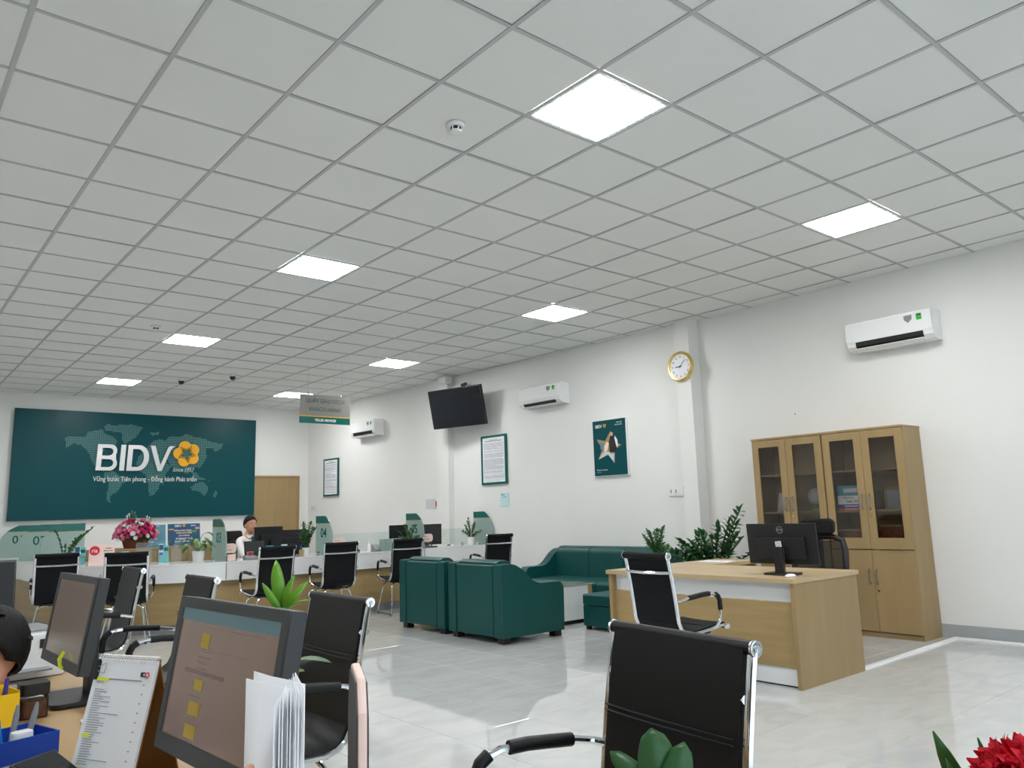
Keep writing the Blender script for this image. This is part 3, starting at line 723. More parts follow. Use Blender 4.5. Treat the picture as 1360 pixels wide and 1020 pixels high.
c0.location = (.325, -2.43, 0); c0.rotation_euler = (0, 0, R(-97))
GL = 'black and chrome sled base chairs'
dup(c0, (.235, -.84, 0), -90, 'black leather chair directly behind the near monitor and the upright papers', GL)
dup(c0, (.255, .85, 0), -90, 'black leather chair left of the near monitor, only its top and arms showing', GL)
dup(c0, (.255, 2.27, 0), -90, 'black leather chair seen side on just behind the second monitor', GL)
cm = make_chair('black mesh chair facing the pale oak manager desk')
cm.scale = (.88, 1, 1); cm.location = (3.40, -.20, 0); cm.rotation_euler = (0, 0, R(84))
V = [((0.765, 6.408), 170, 'black mesh chair at the teller counter, leftmost, before the three frosted panels'),
     ((1.33, 5.646), 160, 'black mesh chair at the teller counter, in front of the flower basket'),
     ((2.66, 5.08), 182, 'black mesh chair at the teller counter in front of the seated woman'),
     ((3.59, 5.27), 174, 'black mesh chair at the teller counter in front of panel 04'),
     ((4.58, 5.32), 172, 'black mesh chair at the counter, directly left of the green armchairs'),
     ((6.04, 5.22), 172, 'black mesh chair at the teller counter nearest the right wall, behind the armchairs')]
for (x, y), rz, lb in V: dup(cm, (x, y, 0), rz, lb, GL)

# manager's high back chair
ec = thing('executive_chair', 'tall black office chair with headrest behind the manager desk', 'chair', (5.44, -.08, 0), -78)
cv = [(-.26, .47), (-.2, .49), (0, .475), (.16, .475), (.2, .50)]
MB().sheet(cv, -.25, .25, .06, nx=4).build('seat', 'mesh', ec, bevel=.01, smooth=True)
cv = [(.21, .56), (.20, .66), (.225, .78), (.26, .90), (.27, .935)]
MB().sheet(cv, -.205, .205, .012, nx=6, bow=.03).build('back_mesh', 'open_mesh', ec, smooth=True)
P = [(-.14, .235, .54), (-.20, .22, .60), (-.225, .225, .70), (-.225, .25, .84), (-.20, .275, .93), (-.12, .29, .962), (.12, .29, .962), (.20, .275, .93), (.225, .25, .84), (.225, .225, .70), (.20, .22, .60), (.14, .235, .54)]
MB().tube(P, .026, 10, close=True).build('back_frame', 'blk', ec, smooth=True)
MB().tube([(0, .14, .44), (0, .27, .48), (0, .30, .62), (0, .30, .96), (0, .30, 1.02)], .022, 8).build('spine', 'blk', ec, smooth=True)
hd = MB().rbox(-.155, .155, .215, .275, .985, 1.125, .05, 'y', 5); hd.build('headrest', 'blk_leather', ec, bevel=.018, seg=3)
for sx in (-1, 1):
    MB().tube([(sx*.2, .05, .455), (sx*.29, .03, .47), (sx*.30, .02, .64)], .016, 8).build('arm_post', 'blk', ec, smooth=True)
    MB().rbox(sx*.30-.04, sx*.30+.04, -.12, .13, .64, .67, .03, 'z').build('arm_pad', 'blk', ec, bevel=.008)
MB().lathe([(.03, .10), (.03, .28), (.02, .28), (.02, .44)], 0, 0, 14).build('gas_lift', 'steel', ec)
for k in range(5):
    a = R(72*k+18); c, s_ = math.cos(a), math.sin(a)
    sp = MB().tube([(0, 0, .115), (.16*c, .16*s_, .095), (.30*c, .30*s_, .07)], [.028, .022, .016], 8); sp.build('base_spoke', 'blk', ec, smooth=True)
    MB().tube([(.30*c-.012*s_, .30*s_+.012*c, .0255), (.30*c+.012*s_, .30*s_-.012*c, .0255)], .025, 12).build('caster', 'blk', ec)

# ================================================================== SOFA SET
def sofa(name, label, loc, rz, W_, D_, ncush, cat, group=None):
    t = thing(name, label, cat, loc, rz, group)
    h = W_/2; d = D_/2; aw = .13
    prof = [(d, .06), (d, .745), (d-.01, .76), (d-.13, .76)]
    prof += [tuple(p) for p in [(v.x, v.y) for v in bez((d-.13, .76, 0), (d-.22, .75, 0), (d-.33, .65, 0), 5)][1:]]
    prof += [tuple(p) for p in [(v.x, v.y) for v in bez((d-.33, .65, 0), (d-.42, .555, 0), (d-.52, .55, 0), 5)][1:]]
    prof += [(-d+.12, .55)] + [(-d+.085+.085*math.cos(R(a)), .465+.085*math.sin(R(a))) for a in (70, 95, 120, 145, 165, 180)] + [(-d+.01, .06)]
    for sx in (-1, 1):
        x0, x1 = (h-aw, h) if sx > 0 else (-h, -h+aw)
        MB().prism(prof, x0, x1, 'x').build('side_panel', 'green_leather', t, bevel=.014, seg=3)
    MB().rbox(-h+aw-.002, h-aw+.002, d-.13, d-.004, .06, .752, .02, 'x').build('back_panel', 'green_leather', t, bevel=.012)
    MB().box(-h+aw, h-aw, -d+.04, d-.13, .07, .27).build('base_frame', 'green_leather', t, bevel=.01)
    cw = (W_-2*aw)/ncush
    for k in range(ncush):
        x0 = -h+aw+cw*k+.003; x1 = x0+cw-.006
        MB().rbox(x0, x1, -d+.02, d-.19, .272, .41, .045, 'x').build('seat_cushion', 'green_leather', t, bevel=.02, seg=3)
        MB().prism([(d-.13, .39), (d-.27, .40), (d-.25, .70), (d-.22, .765), (d-.17, .792), (d-.10, .795), (d-.05, .77), (d-.05, .755), (d-.13, .753)], x0, x1, 'x').build('back_cushion', 'green_leather', t, bevel=.022, seg=3)
    if ncush == 1:
        for sx in (-1, 1):
            MB().box(sx*(h-.145)-.0012, sx*(h-.145)+.0012, d-.004, d+.0015, .07, .745).build('rear_seam', 'green_seam', t)
            MB().box(sx*(h-.03)-.001, sx*(h-.03)+.001, d-.002, d+.0012, .07, .74).build('rear_seam', 'green_seam', t)
    for sx in (-1, 1):
        for sy in (-1, 1):
            MB().box(sx*(h-.075)-.045, sx*(h-.075)+.045, sy*(d-.075)-.045, sy*(d-.075)+.045, 0, .058).build('foot', 'blk', t, bevel=.004)
    return t
a1 = sofa('armchair', 'dark green leather armchair in front of the camera, right one of the pair', (4.275, 2.74, 0), 90, .90, .83, 1, 'armchair', 'green leather armchairs')
dup(a1, (4.30, 3.755, 0), 90, 'dark green leather armchair, left one of the pair beside the visitor chairs', 'green leather armchairs')
sofa('sofa', 'long dark green leather sofa against the right wall under the poster', (6.215, 3.27, 0), WR, 2.02, .82, 3, 'sofa')
ot = thing('ottoman', 'small square dark green leather stool between the table and the oak desk', 'stool', (5.31, 2.235, 0), 0)
MB().rbox(-.21, .21, -.21, .21, .04, .25, .025).build('body', 'green_leather', ot, bevel=.008)
MB().rbox(-.213, .213, -.213, .213, .254, .37, .03).build('seat_pad', 'green_leather', ot, bevel=.022, seg=3)
for sx in (-1, 1):
    for sy in (-1, 1): MB().box(sx*.165-.022, sx*.165+.022, sy*.165-.022, sy*.165+.022, 0, .042).build('foot', 'blk', ot)
ct = thing('coffee_table', 'low white coffee table with oak edge between the armchairs and the sofa', 'table', (5.30, 3.36, 0), 0)
MB().box(-.27, .27, -.54, .54, .0, .045).build('plinth', 'blk', ct)
MB().box(-.30, .235, -.58, .58, .045, .415).build('body', 'lam_white', ct, bevel=.004)
MB().box(.2355, .30, -.58, .58, .045, .415).build('oak_edge', 'wood', ct, bevel=.003)
MB().box(-.305, .305, -.59, .59, .416, .426).build('glass_top', 'table_glass', ct, bevel=.003)

# ================================================================== MANAGER DESK
dk = thing('manager_desk', 'large pale oak desk with side return in front of the wooden cabinet', 'desk', (4.05, -.72, 0), 0)
MB().box(-.02, .92, -.012, 1.775, .712, .745).build('desk_top', 'wood_desk', dk, bevel=.002)
MB().box(.0, .90, .0, .032, 0, .711).build('side_panel', 'wood', dk, bevel=.0015)
MB().box(.0, .90, 1.73, 1.762, 0, .711).build('side_panel', 'wood', dk, bevel=.0015)
MB().box(.035, .055, .033, 1.729, .13, .575).build('front_panel', 'wood_dark', dk, bevel=.0015)
MB().box(.06, .075, .033, 1.729, .576, .711).build('white_upper_strip', 'lam_white', dk)
MB().box(.045, .06, .033, 1.729, .012, .129).build('white_kick_board', 'lam_white', dk)
MB().box(.055, .07, .033, 1.729, .0, .011).build('floor_gap', 'blk', dk)
MB().box(.92, 1.62, 1.33, 1.775, .712, .745).build('return_top', 'wood_desk', dk, bevel=.002)
MB().box(1.585, 1.615, 1.34, 1.765, 0, .711).build('return_side_panel', 'wood', dk, bevel=.0015)
pd = MB().box(1.05, 1.50, 1.37, 1.75, .03, .68).build('drawer_pedestal', 'lam_white', dk, bevel=.003)
for k in range(3):
    dw = MB().box(1.06, 1.49, 1.352, 1.37, .05+.21*k, .245+.21*k).build('drawer', 'lam_white', pd, bevel=.003)
for k in range(4):
    pass
p_ = tag(MB().box(-.105, .105, -.15, .15, 0, .004).build('paper_sheet', 'paper', None, loc=(5.28, .80, .7455), rot=(0, 0, .2)), 'white sheet of paper lying on the desk return behind the monitor', 'paper')

def monitor(name, label, loc, rz, W_, H_, zc, tilt, screen, foot='T', bz=.0, th=.018, cat='monitor', bez_=.018, body='dgrey', logo=None, fmat=None):
    """loc is the stand foot on the desk; screen centre zc above it; faces local -y"""
    t = thing(name, label, cat, loc, rz)
    m_ = Matrix.Translation((0, -.02, zc)) @ Matrix.Rotation(R(tilt), 4, 'X')
    h, v = W_/2, H_/2
    MB().box(-h, h, 0, th, -v, v, mtx=m_).build('housing', body, t, bevel=.004)
    MB().box(-h*.7, h*.7, th, th+.022, -v*.75, v*.35, mtx=m_).build('rear_cover', body, t, bevel=.008)
    fr = MB()
    fr.box(-h, h, -.004, .0, v-bez_, v, mtx=m_).box(-h, h, -.004, .0, -v, -v+bez_*1.5, mtx=m_).box(-h, -h+bez_, -.004, .0, -v+bez_*1.5, v-bez_, mtx=m_).box(h-bez_, h, -.004, .0, -v+bez_*1.5, v-bez_, mtx=m_)
    fr.build('bezel', body, t, bevel=.0015)
    sc = MB().box(-h+bez_, h-bez_, -.0012, -.0004, -v+bez_*1.5, v-bez_, mtx=m_).build('screen', screen, t)
    MB().box(-.035, .035, .035, .06, .0, zc-.02).build('stand_neck', fmat or 'blk', t, bevel=.004)
    MB().rbox(-.12, .12, -.08, .10, 0, .014, .03).build('stand_base', fmat or 'blk', t, bevel=.004)
    return t, m_, sc
# manager's monitor: rear towards the camera
t, m_, sc = monitor('monitor', 'black flat monitor seen from behind on the manager desk', (4.345, -.47, .7455), 92, .565, .30, .225, -4, 'tv', body='blk', bez_=.008)
ring = [(.0265*math.cos(R(a)), .0265*math.sin(R(a))) for a in range(0, 360, 12)]; ring2 = [(.0215*math.cos(R(a)), .0215*math.sin(R(a))) for a in range(0, 360, 12)]
rot_back = (m_ @ Matrix.Translation((0, .0212, .105)) @ Matrix.Rotation(PI, 4, 'Z') @ Matrix.Rotation(PI/2, 4, 'X'))
lg = shape2d('logo_ring', [ring, ring2], 'steel', .0008, t); lg.matrix_local = rot_back
lt = text('DELL', .0185, 'steel', t, 'logo', ext=.0006, bold=.0006); lt.matrix_local = rot_back
sk = MB().box(-.024, .024, -.0005, .0005, -.022, .022).build('sticker', 'paper', t); sk.matrix_local = m_ @ Matrix.Translation((.012, .0412, -.0)) @ Matrix.Rotation(.12, 4, 'Y')
ri = shape2d('red_stamp', [[(p[0]*.5, p[1]*.5) for p in ring], [(p[0]*.38, p[1]*.38) for p in ring]], 'red', .0004, t); ri.matrix_local = m_ @ Matrix.Translation((.012, .042, 0)) @ Matrix.Rotation(PI, 4, 'Z') @ Matrix.Rotation(PI/2, 4, 'X')
for k in range(2):
    MB().tube([(-.03-.02*k, .06, .20), (-.05-.02*k, .10, .10), (-.07-.01*k, .11, .03), (-.06, .14, .006)], .0028, 6).build('cable', 'blk', t, smooth=True)
# mouse, white, beside the stand
ms = thing('computer_mouse', 'small white mouse on the manager desk beside the monitor stand', 'mouse', (4.17, -.63, .7452), 80)
MB().sphere((0, 0, .008), .05, .6, 1.0, .32, 14, 8).build('shell', 'white', ms, smooth=True)
MB().box(-.003, .003, -.035, -.015, .018, .0245).build('wheel', 'blk', ms)

# ================================================================== BOOK CABINET
def cabinet(y0, label, n):
    """two door unit; front faces -x"""
    t = thing('book_cabinet', label, 'cabinet', (6.85, y0, 0), -90, 'pale oak glass door cabinets')
    Wd = .80; h = Wd/2; D0 = .395
    b = MB(); b.box(-h, -h+.018, -D0+.02, 0, 0, 1.95).box(h-.018, h, -D0+.02, 0, 0, 1.95).box(-h+.018, h-.018, -.012, 0, .06, 1.95).box(-h+.018, h-.018, -D0+.02, -.012, 1.932, 1.95).box(-h+.018, h-.018, -D0+.02, -.012, .76, .785).box(-h+.018, h-.018, -D0+.035, -.012, .03, .07)
    b.build('carcass', 'wood', t, bevel=.001)
    MB().box(-h-.004, h+.004, -D0-.004, 0, 1.951, 1.972).build('top_board', 'wood', t, bevel=.002)
    MB().box(-h, h, -D0+.001, -D0+.02, .792, .806).build('middle_rail', 'wood', t)
    MB().box(-h+.02, h-.02, -D0+.02, -D0+.03, .0, .045).build('kick_board', 'wood', t)
    for z in (1.165, 1.56): MB().box(-h+.019, h-.019, -D0+.05, -.013, z, z+.018).build('shelf', 'wood', t)
    for sx in (-1, 1):
        x0, x1 = (-h+.002, -.0015) if sx < 0 else (.0015, h-.002)
        e = .075
        d = empty('glass_door', t)
        fr = MB(); z0, z1 = .815, 1.946
        fr.box(x0, x0+e, -D0, -D0+.018, z0, z1).box(x1-e, x1, -D0, -D0+.018, z0, z1).box(x0+e, x1-e, -D0, -D0+.018, z0, z0+.105).box(x0+e, x1-e, -D0, -D0+.018, z1-e, z1)
        fr.build('door_frame', 'wood', d, bevel=.0015)
        MB().box(x0+e, x1-e, -D0+.006, -D0+.010, z0+.105, z1-e).build('glass_pane', 'cabglass', d)
        hx = -.036*1 if sx < 0 else .036
        MB().tube([(hx, -D0, 1.335), (hx, -D0-.026, 1.325), (hx, -D0-.026, 1.205), (hx, -D0, 1.195)], .0075, 8).build('handle', 'steel', d, smooth=True)
        d2 = MB().box(x0, x1, -D0, -D0+.018, .055, .790).build('lower_door', 'wood', t, bevel=.0015)
        MB().tube([(hx, -D0, .625), (hx, -D0-.026, .615), (hx, -D0-.026, .505), (hx, -D0, .495)], .0075, 8).build('handle', 'steel', d2, smooth=True)
        if sx > 0:
            MB().tube([(hx, -D0, 1.14), (hx, -D0-.012, 1.14)], .011, 12).build('lock', 'gold_metal', d)
            MB().tube([(hx, -D0, .43), (hx, -D0-.010, .43)], .010, 12).build('lock', 'gold_metal', d2)
    return t
cabinet(.682, 'pale oak cabinet with two glass doors, left unit behind the office chair', 0)
cabinet(-.13, 'pale oak cabinet with two glass doors, right unit nearest the wall corner side', 1)
# things on its shelves
t = thing('ring_binder', 'pale blue grey folder leaning on a shelf of the left cabinet', 'folder', (6.68, .86, 1.184), -90)
MB().prism([(-.10, 0), (.10, 0), (.12, .20), (-.06, .20)], -.02, .02, 'y').build('cover', 'paper_grey', t, bevel=.003)
MB().box(.0, .05, -.022, -.0205, .06, .14).build('label', 'paper', t)
gt = thing('ornament', 'round pale green carved ornament on a base in the left cabinet', 'ornament', (6.66, .50, 1.184), -90)
MB().lathe([(.07, 0), (.075, .02), (.05, .045), (.03, .06)], 0, 0, 20).build('base', 'leaf_var', gt, smooth=True)
MB().sphere((0, 0, .145), .09, 1, .6, 1, 18, 10).build('globe', 'base', gt, smooth=True)
for k, (z, mt, lb, h) in enumerate(((1.1845, 'red', 'dark red folder lying lowest in the pile in the right cabinet', .022), (1.2068, 'blue', 'blue document box under the lettered white box', .035), (1.242, 'paper', 'white box with black lettering in the right cabinet', .085), (1.3275, 'blue_poster2', 'grey blue box on top of the pile in the right cabinet', .10))):
    t = thing('document_box', lb, 'box', (6.64, .075, z), -90, 'boxes piled in the right cabinet')
    MB().box(-.125, .125, -.10, .10, 0, h).build('box', mt, t, bevel=.002)
    if k == 2:
        text('BẢN ĐỌC', .026, 'ink', t, 'lettering', -.01, -.101, .062); text('ÔNG PH', .034, 'ink', t, 'lettering', .02, -.101, .026)
    else: MB().box(-.06, .08, -.1012, -.1003, h*.3, h*.7).build('label', 'paper_grey', t)
t = thing('framed_certificate', 'small oak photo frame standing in the right cabinet', 'frame', (6.72, -.30, 1.184), -90)
fr = MB(); fr.box(-.11, .11, -.012, 0, 0, .02).box(-.11, .11, -.012, 0, .18, .20).box(-.11, -.09, -.012, 0, .02, .18).box(.09, .11, -.012, 0, .02, .18)
fr.build('frame', 'wood_dark', t, bevel=.002); MB().box(-.09, .09, -.006, -.001, .02, .18).build('picture', 'base', t)
for k, (yy, z, w_, h_, lb, mt) in enumerate(((.12, .7865, .26, .20, 'brown carton on the bottom shelf of the right cabinet, left part', 'basket'), (-.29, .7865, .24, .24, 'brown carton on the bottom shelf of the right cabinet, right part', 'basket'), (.78, .7865, .26, .22, 'dark carton on the bottom shelf of the left cabinet', 'dgrey'))):
    t = thing('carton', lb, 'box', (6.66, yy, z), -90)
    MB().box(-w_/2, w_/2, -.12, .12, 0, h_).build('box', mt, t, bevel=.004); MB().box(-w_/2+.01, w_/2-.01, -.118, .118, h_, h_+.006).build('lid', 'wood_dark', t)

# ================================================================== TELLER COUNTER
CP = [(.70, 11.6), (.71, 9.8), (.73, 8.4), (.80, 7.5), (1.02, 6.75), (1.42, 6.15), (1.95, 5.75), (2.55, 5.60), (3.3, 5.66), (4.2, 5.68), (5.0, 5.76), (5.7, 5.84), (6.53, 5.84)]
def resample(P, n):
    P = [Vector((p[0], p[1], 0)) for p in P]
    out = []
    for i in range(len(P)-1):
        a = P[max(i-1, 0)]; b = P[i]; c = P[i+1]; d = P[min(i+2, len(P)-1)]
        for k in range(n):
            t_ = k/n; out.append(.5*((2*b)+(c-a)*t_+(2*a-5*b+4*c-d)*t_*t_+(3*b-a-3*c+d)*t_**3))
    out.append(P[-1]); return out
CC = resample(CP, 5)
def offs(P, d):      # inward offset (towards the staff side)
    out = []
    for i, p in enumerate(P):
        a = P[max(i-1, 0)]; b = P[min(i+1, len(P)-1)]; t_ = (b-a).normalized(); out.append(p + Vector((-t_.y, t_.x, 0))*d)
    return out
def band(d0, d1, z0, z1, P=CC):
    A = offs(P, d0); B = offs(P, d1); n = len(P); mb = MB()
    vs = [(p.x, p.y, z) for z in (z0, z1) for p in A] + [(min(p.x, 6.53), p.y, z) for z in (z0, z1) for p in B]
    fs = []
    for i in range(n-1):
        fs += [(i, i+1, n+i+1, n+i), (2*n+i, 3*n+i, 3*n+i+1, 2*n+i+1), (n+i, n+i+1, 3*n+i+1, 3*n+i), (i, 2*n+i, 2*n+i+1, i+1)]
    fs += [(0, n, 3*n, 2*n), (n-1, 2*n-1+2*n-0 if False else 3*n-1, 4*n-1, 2*n-1)]
    return mb.add(vs, fs)
tc = thing('teller_counter', 'long curved white and oak teller counter running across the hall', 'counter', (0, 0, 0))
band(0, .62, .765, .79).build('counter_top', 'gloss_white', tc, smooth=True)
band(.004, .04, .575, .764).build('white_fascia', 'gloss_white', tc, smooth=True)
band(.085, .11, .10, .60).build('oak_front', 'wood_dark', tc, smooth=True)
band(.10, .13, 0, .099).build('plinth', 'mgrey', tc, smooth=True)
band(.30, .56, .0, .764).build('inner_cabinet', 'wood', tc, smooth=True)
for (x, y, a) in ((.86, 7.55, 0), (1.28, 6.5, 0)):
    MB().lathe([(.018, 0), (.018, .004)], 0, 0, 14, Matrix.Rotation(PI/2, 4, 'Y') ).build('cable_cap', 'mgrey', tc, loc=(x-.075, y-.12, .68))
# oak credenza behind the staff carrying the flowers
cr = thing('credenza', 'low oak cabinet behind the tellers under the flower basket', 'cabinet', (2.25, 8.15, 0), 0)
MB().box(-.85, .85, -.22, .22, .05, .90).build('body', 'wood', cr, bevel=.003); MB().box(-.86, .86, -.23, .23, .901, .93).build('top_board', 'wood', cr, bevel=.002); MB().box(-.82, .82, -.19, .19, 0, .049).build('plinth', 'blk', cr)
for k in range(4):
    d_ = MB().box(-.845+.423*k, -.845+.423*k+.42, -.236, -.221, .06, .895).build('door', 'wood', cr, bevel=.002)
    MB().tube([(-.845+.423*k+(.38 if k % 2 == 0 else .04), -.236, .6), (-.845+.423*k+(.38 if k % 2 == 0 else .04), -.256, .6), (-.845+.423*k+(.38 if k % 2 == 0 else .04), -.256, .7), (-.845+.423*k+(.38 if k % 2 == 0 else .04), -.236, .7)], .006, 6).build('handle', 'steel', d_)

# numbered divider panels
def divider(loc, rz, num, label, L=.55, H=.50, mirror=1):
    """local x runs front(+)->back(-); face towards -y"""
    t = thing('divider_panel', label, 'divider', loc, rz, 'frosted divider panels on the teller counter')
    def outline(z0, z1, inset=0):
        pts = []
        for k in range(25):
            z = z0+(z1-z0)*k/24; u = max(0, (z-.18)/(H-.18)); dx = L-.015*math.sin(PI*min(1, z/.5))*0
            xr = L*(1-.42*u**3.4) + .02*math.sin(PI*min(1, z/(H*.8))); pts.append((xr, z))
        return [(0, z0)] + pts + [(0, z1)]
    Z = lambda P: [(mirror*p[0], p[1]) for p in P]
    MB().prism(Z(outline(0, H-.105)), -.005, .005, 'y').build('frosted_panel', 'frost', t)
    MB().prism(Z(outline(H-.1045, H-.096)), -.0055, .0055, 'y').build('gold_line', 'gold_dull', t)
    MB().prism(Z(outline(H-.0955, H)), -.0055, .0055, 'y').build('green_top', 'green_band', t)
    MB().box(min(mirror*.06, mirror*.12), max(mirror*.06, mirror*.12), -.012, .012, 0, .03).build('clamp', 'chrome', t, bevel=.002)
    if mirror > 0: MB().box(L+.022, L+.032, -.004, .004, -.20, .06).build('front_rod', 'steel', t)
    if num:
        text(num, .175, 'green_band', t, 'number', mirror*L*(.50 if mirror > 0 else .58), -.0062, .27, ext=.0006, bold=.002)
    return t
for x, yf, num, lb in ((2.385, 5.66, '03', 'frosted divider panel numbered 03, between the variegated plant and the seated woman'), (3.80, 5.74, '04', 'frosted divider panel numbered 04, right of the counter monitors and a leafy plant'), (5.27, 5.80, '05', 'frosted divider panel numbered 05, between two black monitors under the television column'), (6.555, 5.84, None, 'frosted divider panel with green top and no number, against the right wall')):
    divider((x, yf+.45, .791), -90, num, lb, .46)
for x, y, num, lb in ((.80, 11.2, '01', 'large frosted divider panel farthest left, its zero cut off by the next panel'), (.80, 9.3, '02', 'large frosted divider panel in the middle of the left three, showing a zero'), (.80, 7.6, None, 'large frosted divider panel nearest of the left three, behind the leafy stems')):
    divider((x+(.56 if num else .47), y, .791), 0, num, lb, .56 if num else .47, .50, -1)

# ================================================================== PLANTS
def leaf(mb, base, tip, wd, bend=.15, fold=.25, n=5, up=None, blunt=.75):
    """curved leaf blade from base to tip added to mb"""
    b, t_ = Vector(base), Vector(tip); ax = t_-b; L = ax.length; a = ax.normalized()
    u = Vector(up) if up else (Vector((0, 0, 1)) if abs(a.z) < .9 else Vector((-.6, -.8, 0)))
    side = a.cross(u).normalized(); nrm = side.cross(a).normalized()
    vs = []; fs = []
    for i in range(n+1):
        s_ = i/n; c = b + a*(L*s_) + nrm*(bend*L*math.sin(PI*s_))
        w_ = wd*.5*(math.sin(PI*min(1, s_*.94+.04))**blunt) if i < n else .0006
        vs += [c-side*w_+nrm*w_*fold, c, c+side*w_+nrm*w_*fold]
    k = len(mb.v)
    for i in range(n):
        for j in (0, 1): fs.append((i*3+j, i*3+j+1, i*3+j+4, i*3+j+3))
    mb.add(vs, fs)
def solid(o, th=.0012):
    md = o.modifiers.new('solid', 'SOLIDIFY'); md.thickness = th; md.offset = 0
    return o
def frond(parent, base, tip, n, ll, lw, m, rnd, bow=.12, name='frond'):
    b, t_ = Vector(base), Vector(tip); h = (t_-b); out = Vector((h.x, h.y, 0)); mid = (b+t_)/2 - out*.25 + Vector((0, 0, h.z*.08))
    P = bez(b, mid, t_, 8); mb = MB(); mb.tube(P, [.0035*ll/.06+.001]*9, 5)
    az = rnd.random()*PI; sd = Vector((math.cos(az), math.sin(az), 0))
    for k in range(n):
        s_ = .28+.70*k/max(1, n-1); i = min(7, int(s_*8)); p = P[i].lerp(P[i+1], s_*8-i) if i < 8 else P[8]
        d = (P[min(8, i+1)]-P[i]).normalized(); sdv = (sd-d*sd.dot(d)).normalized()
        l_ = ll*(1-.30*abs(s_-.55)/.45)*rnd.uniform(.85, 1.1)
        for q in (-1, 1):
            leaf(mb, p, p+(sdv*q*.92+d*.38+Vector((rnd.uniform(-.2, .2), rnd.uniform(-.2, .2), rnd.uniform(-.12, .18))))*l_, lw, .1, .2, 3)
    leaf(mb, P[8]-(P[8]-P[7])*.2, P[8]+(P[8]-P[7]).normalized()*ll*.8, lw*.9, .05, .2, 3)
    o = mb.build(name, m, parent, smooth=True); return stuff(solid(o, .0009))
def zz_plant(label, loc, fronds, ll, lw, m, seedn, potr, poth, group=None, cat='potted plant', potm='white', square=False):
    """fronds: list of (dx, dy, height)"""
    rnd = random.Random(seedn)
    t = thing('potted_plant', label, cat, loc, 0, group)
    MB().lathe([(potr*.72, 0), (potr*.78, .006), (potr, poth-.01), (potr*1.04, poth), (potr*.9, poth), (potr*.88, poth-.02)], 0, 0, 24).build('pot', potm, t, smooth=True)
    MB().lathe([(potr*.88, poth-.03), (potr*.5, poth-.018)], 0, 0, 16).build('soil', 'soil', t)
    for (dx, dy, hz) in fronds:
        n = max(3, int(math.hypot(math.hypot(dx, dy), hz)/(ll*.55)))
        frond(t, (dx*.12, dy*.12, poth-.03), (dx, dy, poth+hz), n, ll, lw, m, rnd)
    return t
def rndf(n, spread, hmin, hmax, seedn, bias=(0, 0)):
    r = random.Random(seedn)
    return [(spread*r.uniform(.3, 1)*math.cos(2*PI*k/n+r.uniform(-.3, .3))+bias[0], spread*r.uniform(.3, 1)*math.sin(2*PI*k/n+r.uniform(-.3, .3))+bias[1], r.uniform(hmin, hmax)) for k in range(n)]
big = [(-.35, .45, .22), (-.32, .55, .12), (-.25, -.05, .50), (-.22, .25, .40), (-.35, .0, .40), (-.3, -.2, .46), (-.15, -.15, .45), (-.2, .05, .42), (.0, -.30, .48), (-.1, .35, .34), (-.3, .1, .32), (-.12, -.42, .44), (-.3, -.4, .30), (-.10, .52, .30), (-.05, .42, .42), (.0, .30, .40), (.05, .20, .50), (-.1, .12, .48), (.1, .0, .52), (-.05, -.1, .58), (.0, -.22, .62), (.05, -.33, .75), (-.1, -.38, .60), (-.05, -.48, .30), (-.15, -.30, .35), (-.2, .1, .30), (-.2, .3, .25), (-.25, -.1, .34), (.1, .4, .25), (-.28, .0, .22), (-.25, .25, .14), (-.2, -.42, .16), (-.3, -.25, .22)]
zz_plant('large leafy dark green plant in a pot between the sofa and the oak cabinet', (6.22, 1.50, 0), big, .115, .058, 'leaf3', 4, .19, .46, potm='mgrey')
PG = 'small potted plants standing on the furniture'
zz_plant('small green potted plant on the manager desk behind the mesh chair', (4.42, .80, .7455), rndf(15, .14, .04, .23, 11, (0, -.0)), .055, .032, 'leaf', 11, .055, .11, PG)
CZ = .7905
zz_plant('leafy potted plant on the counter just left of panel 04', (3.52, 5.90, CZ), rndf(12, .13, .08, .32, 3, (.02, 0)), .066, .034, 'leaf', 5, .05, .10, PG)
zz_plant('potted plant on the counter just left of panel 05', (5.10, 5.90, CZ), rndf(12, .19, .04, .24, 8, (-.04, 0)), .06, .030, 'leaf', 6, .05, .09, PG)
zz_plant('potted plant on the counter left of the last unnumbered panel', (6.26, 5.98, CZ), rndf(12, .19, .06, .28, 9), .055, .028, 'leaf', 7, .055, .12, PG)
t = zz_plant('tall thin stemmed plant on the counter before the left frosted panels', (.95, 7.02, CZ), [(-.10, .02, .30), (.10, -.02, .22), (.28, .02, .34), (.18, .1, .24), (.0, 0, .12)], .075, .030, 'leaf', 12, .05, .09, PG)
# drooping variegated plant beside panel 03
t = thing('potted_plant', 'pale variegated drooping plant in a white pot beside panel 03', 'potted plant', (2.13, 5.84, CZ), 0, PG)
MB().lathe([(.052, 0), (.055, .004), (.068, .125), (.07, .13), (.06, .13), (.058, .11)], 0, 0, 24).build('pot', 'white', t, smooth=True)
MB().lathe([(.075, 0), (.08, .008), (.06, .01)], 0, 0, 24).build('saucer', 'white', t)
rr = random.Random(3)
for k in range(22):
    a = 2*PI*k/22*3.1; r_ = .05+.12*rr.random(); p = Vector((r_*math.cos(a), r_*math.sin(a), .17+.12*rr.random())); e = p+Vector((math.cos(a)*.07, math.sin(a)*.07, -.035-.05*rr.random()))
    mb = MB(); leaf(mb, p, e, .06, .12, .2, 5); solid(mb.build('leaf', 'leaf_var' if k % 3 else 'leaf', t, smooth=True))
    if k % 2 == 0: MB().tube(bez((0, 0, .11), (p.x*.4, p.y*.4, .25), tuple(p), 6), .0025, 5).build('stem', 'stem', t)
MB().tube(bez((0, 0, .11), (.0, 0, .38), (.13, .02, .335), 8), .003, 5).build('stem', 'stem', t)
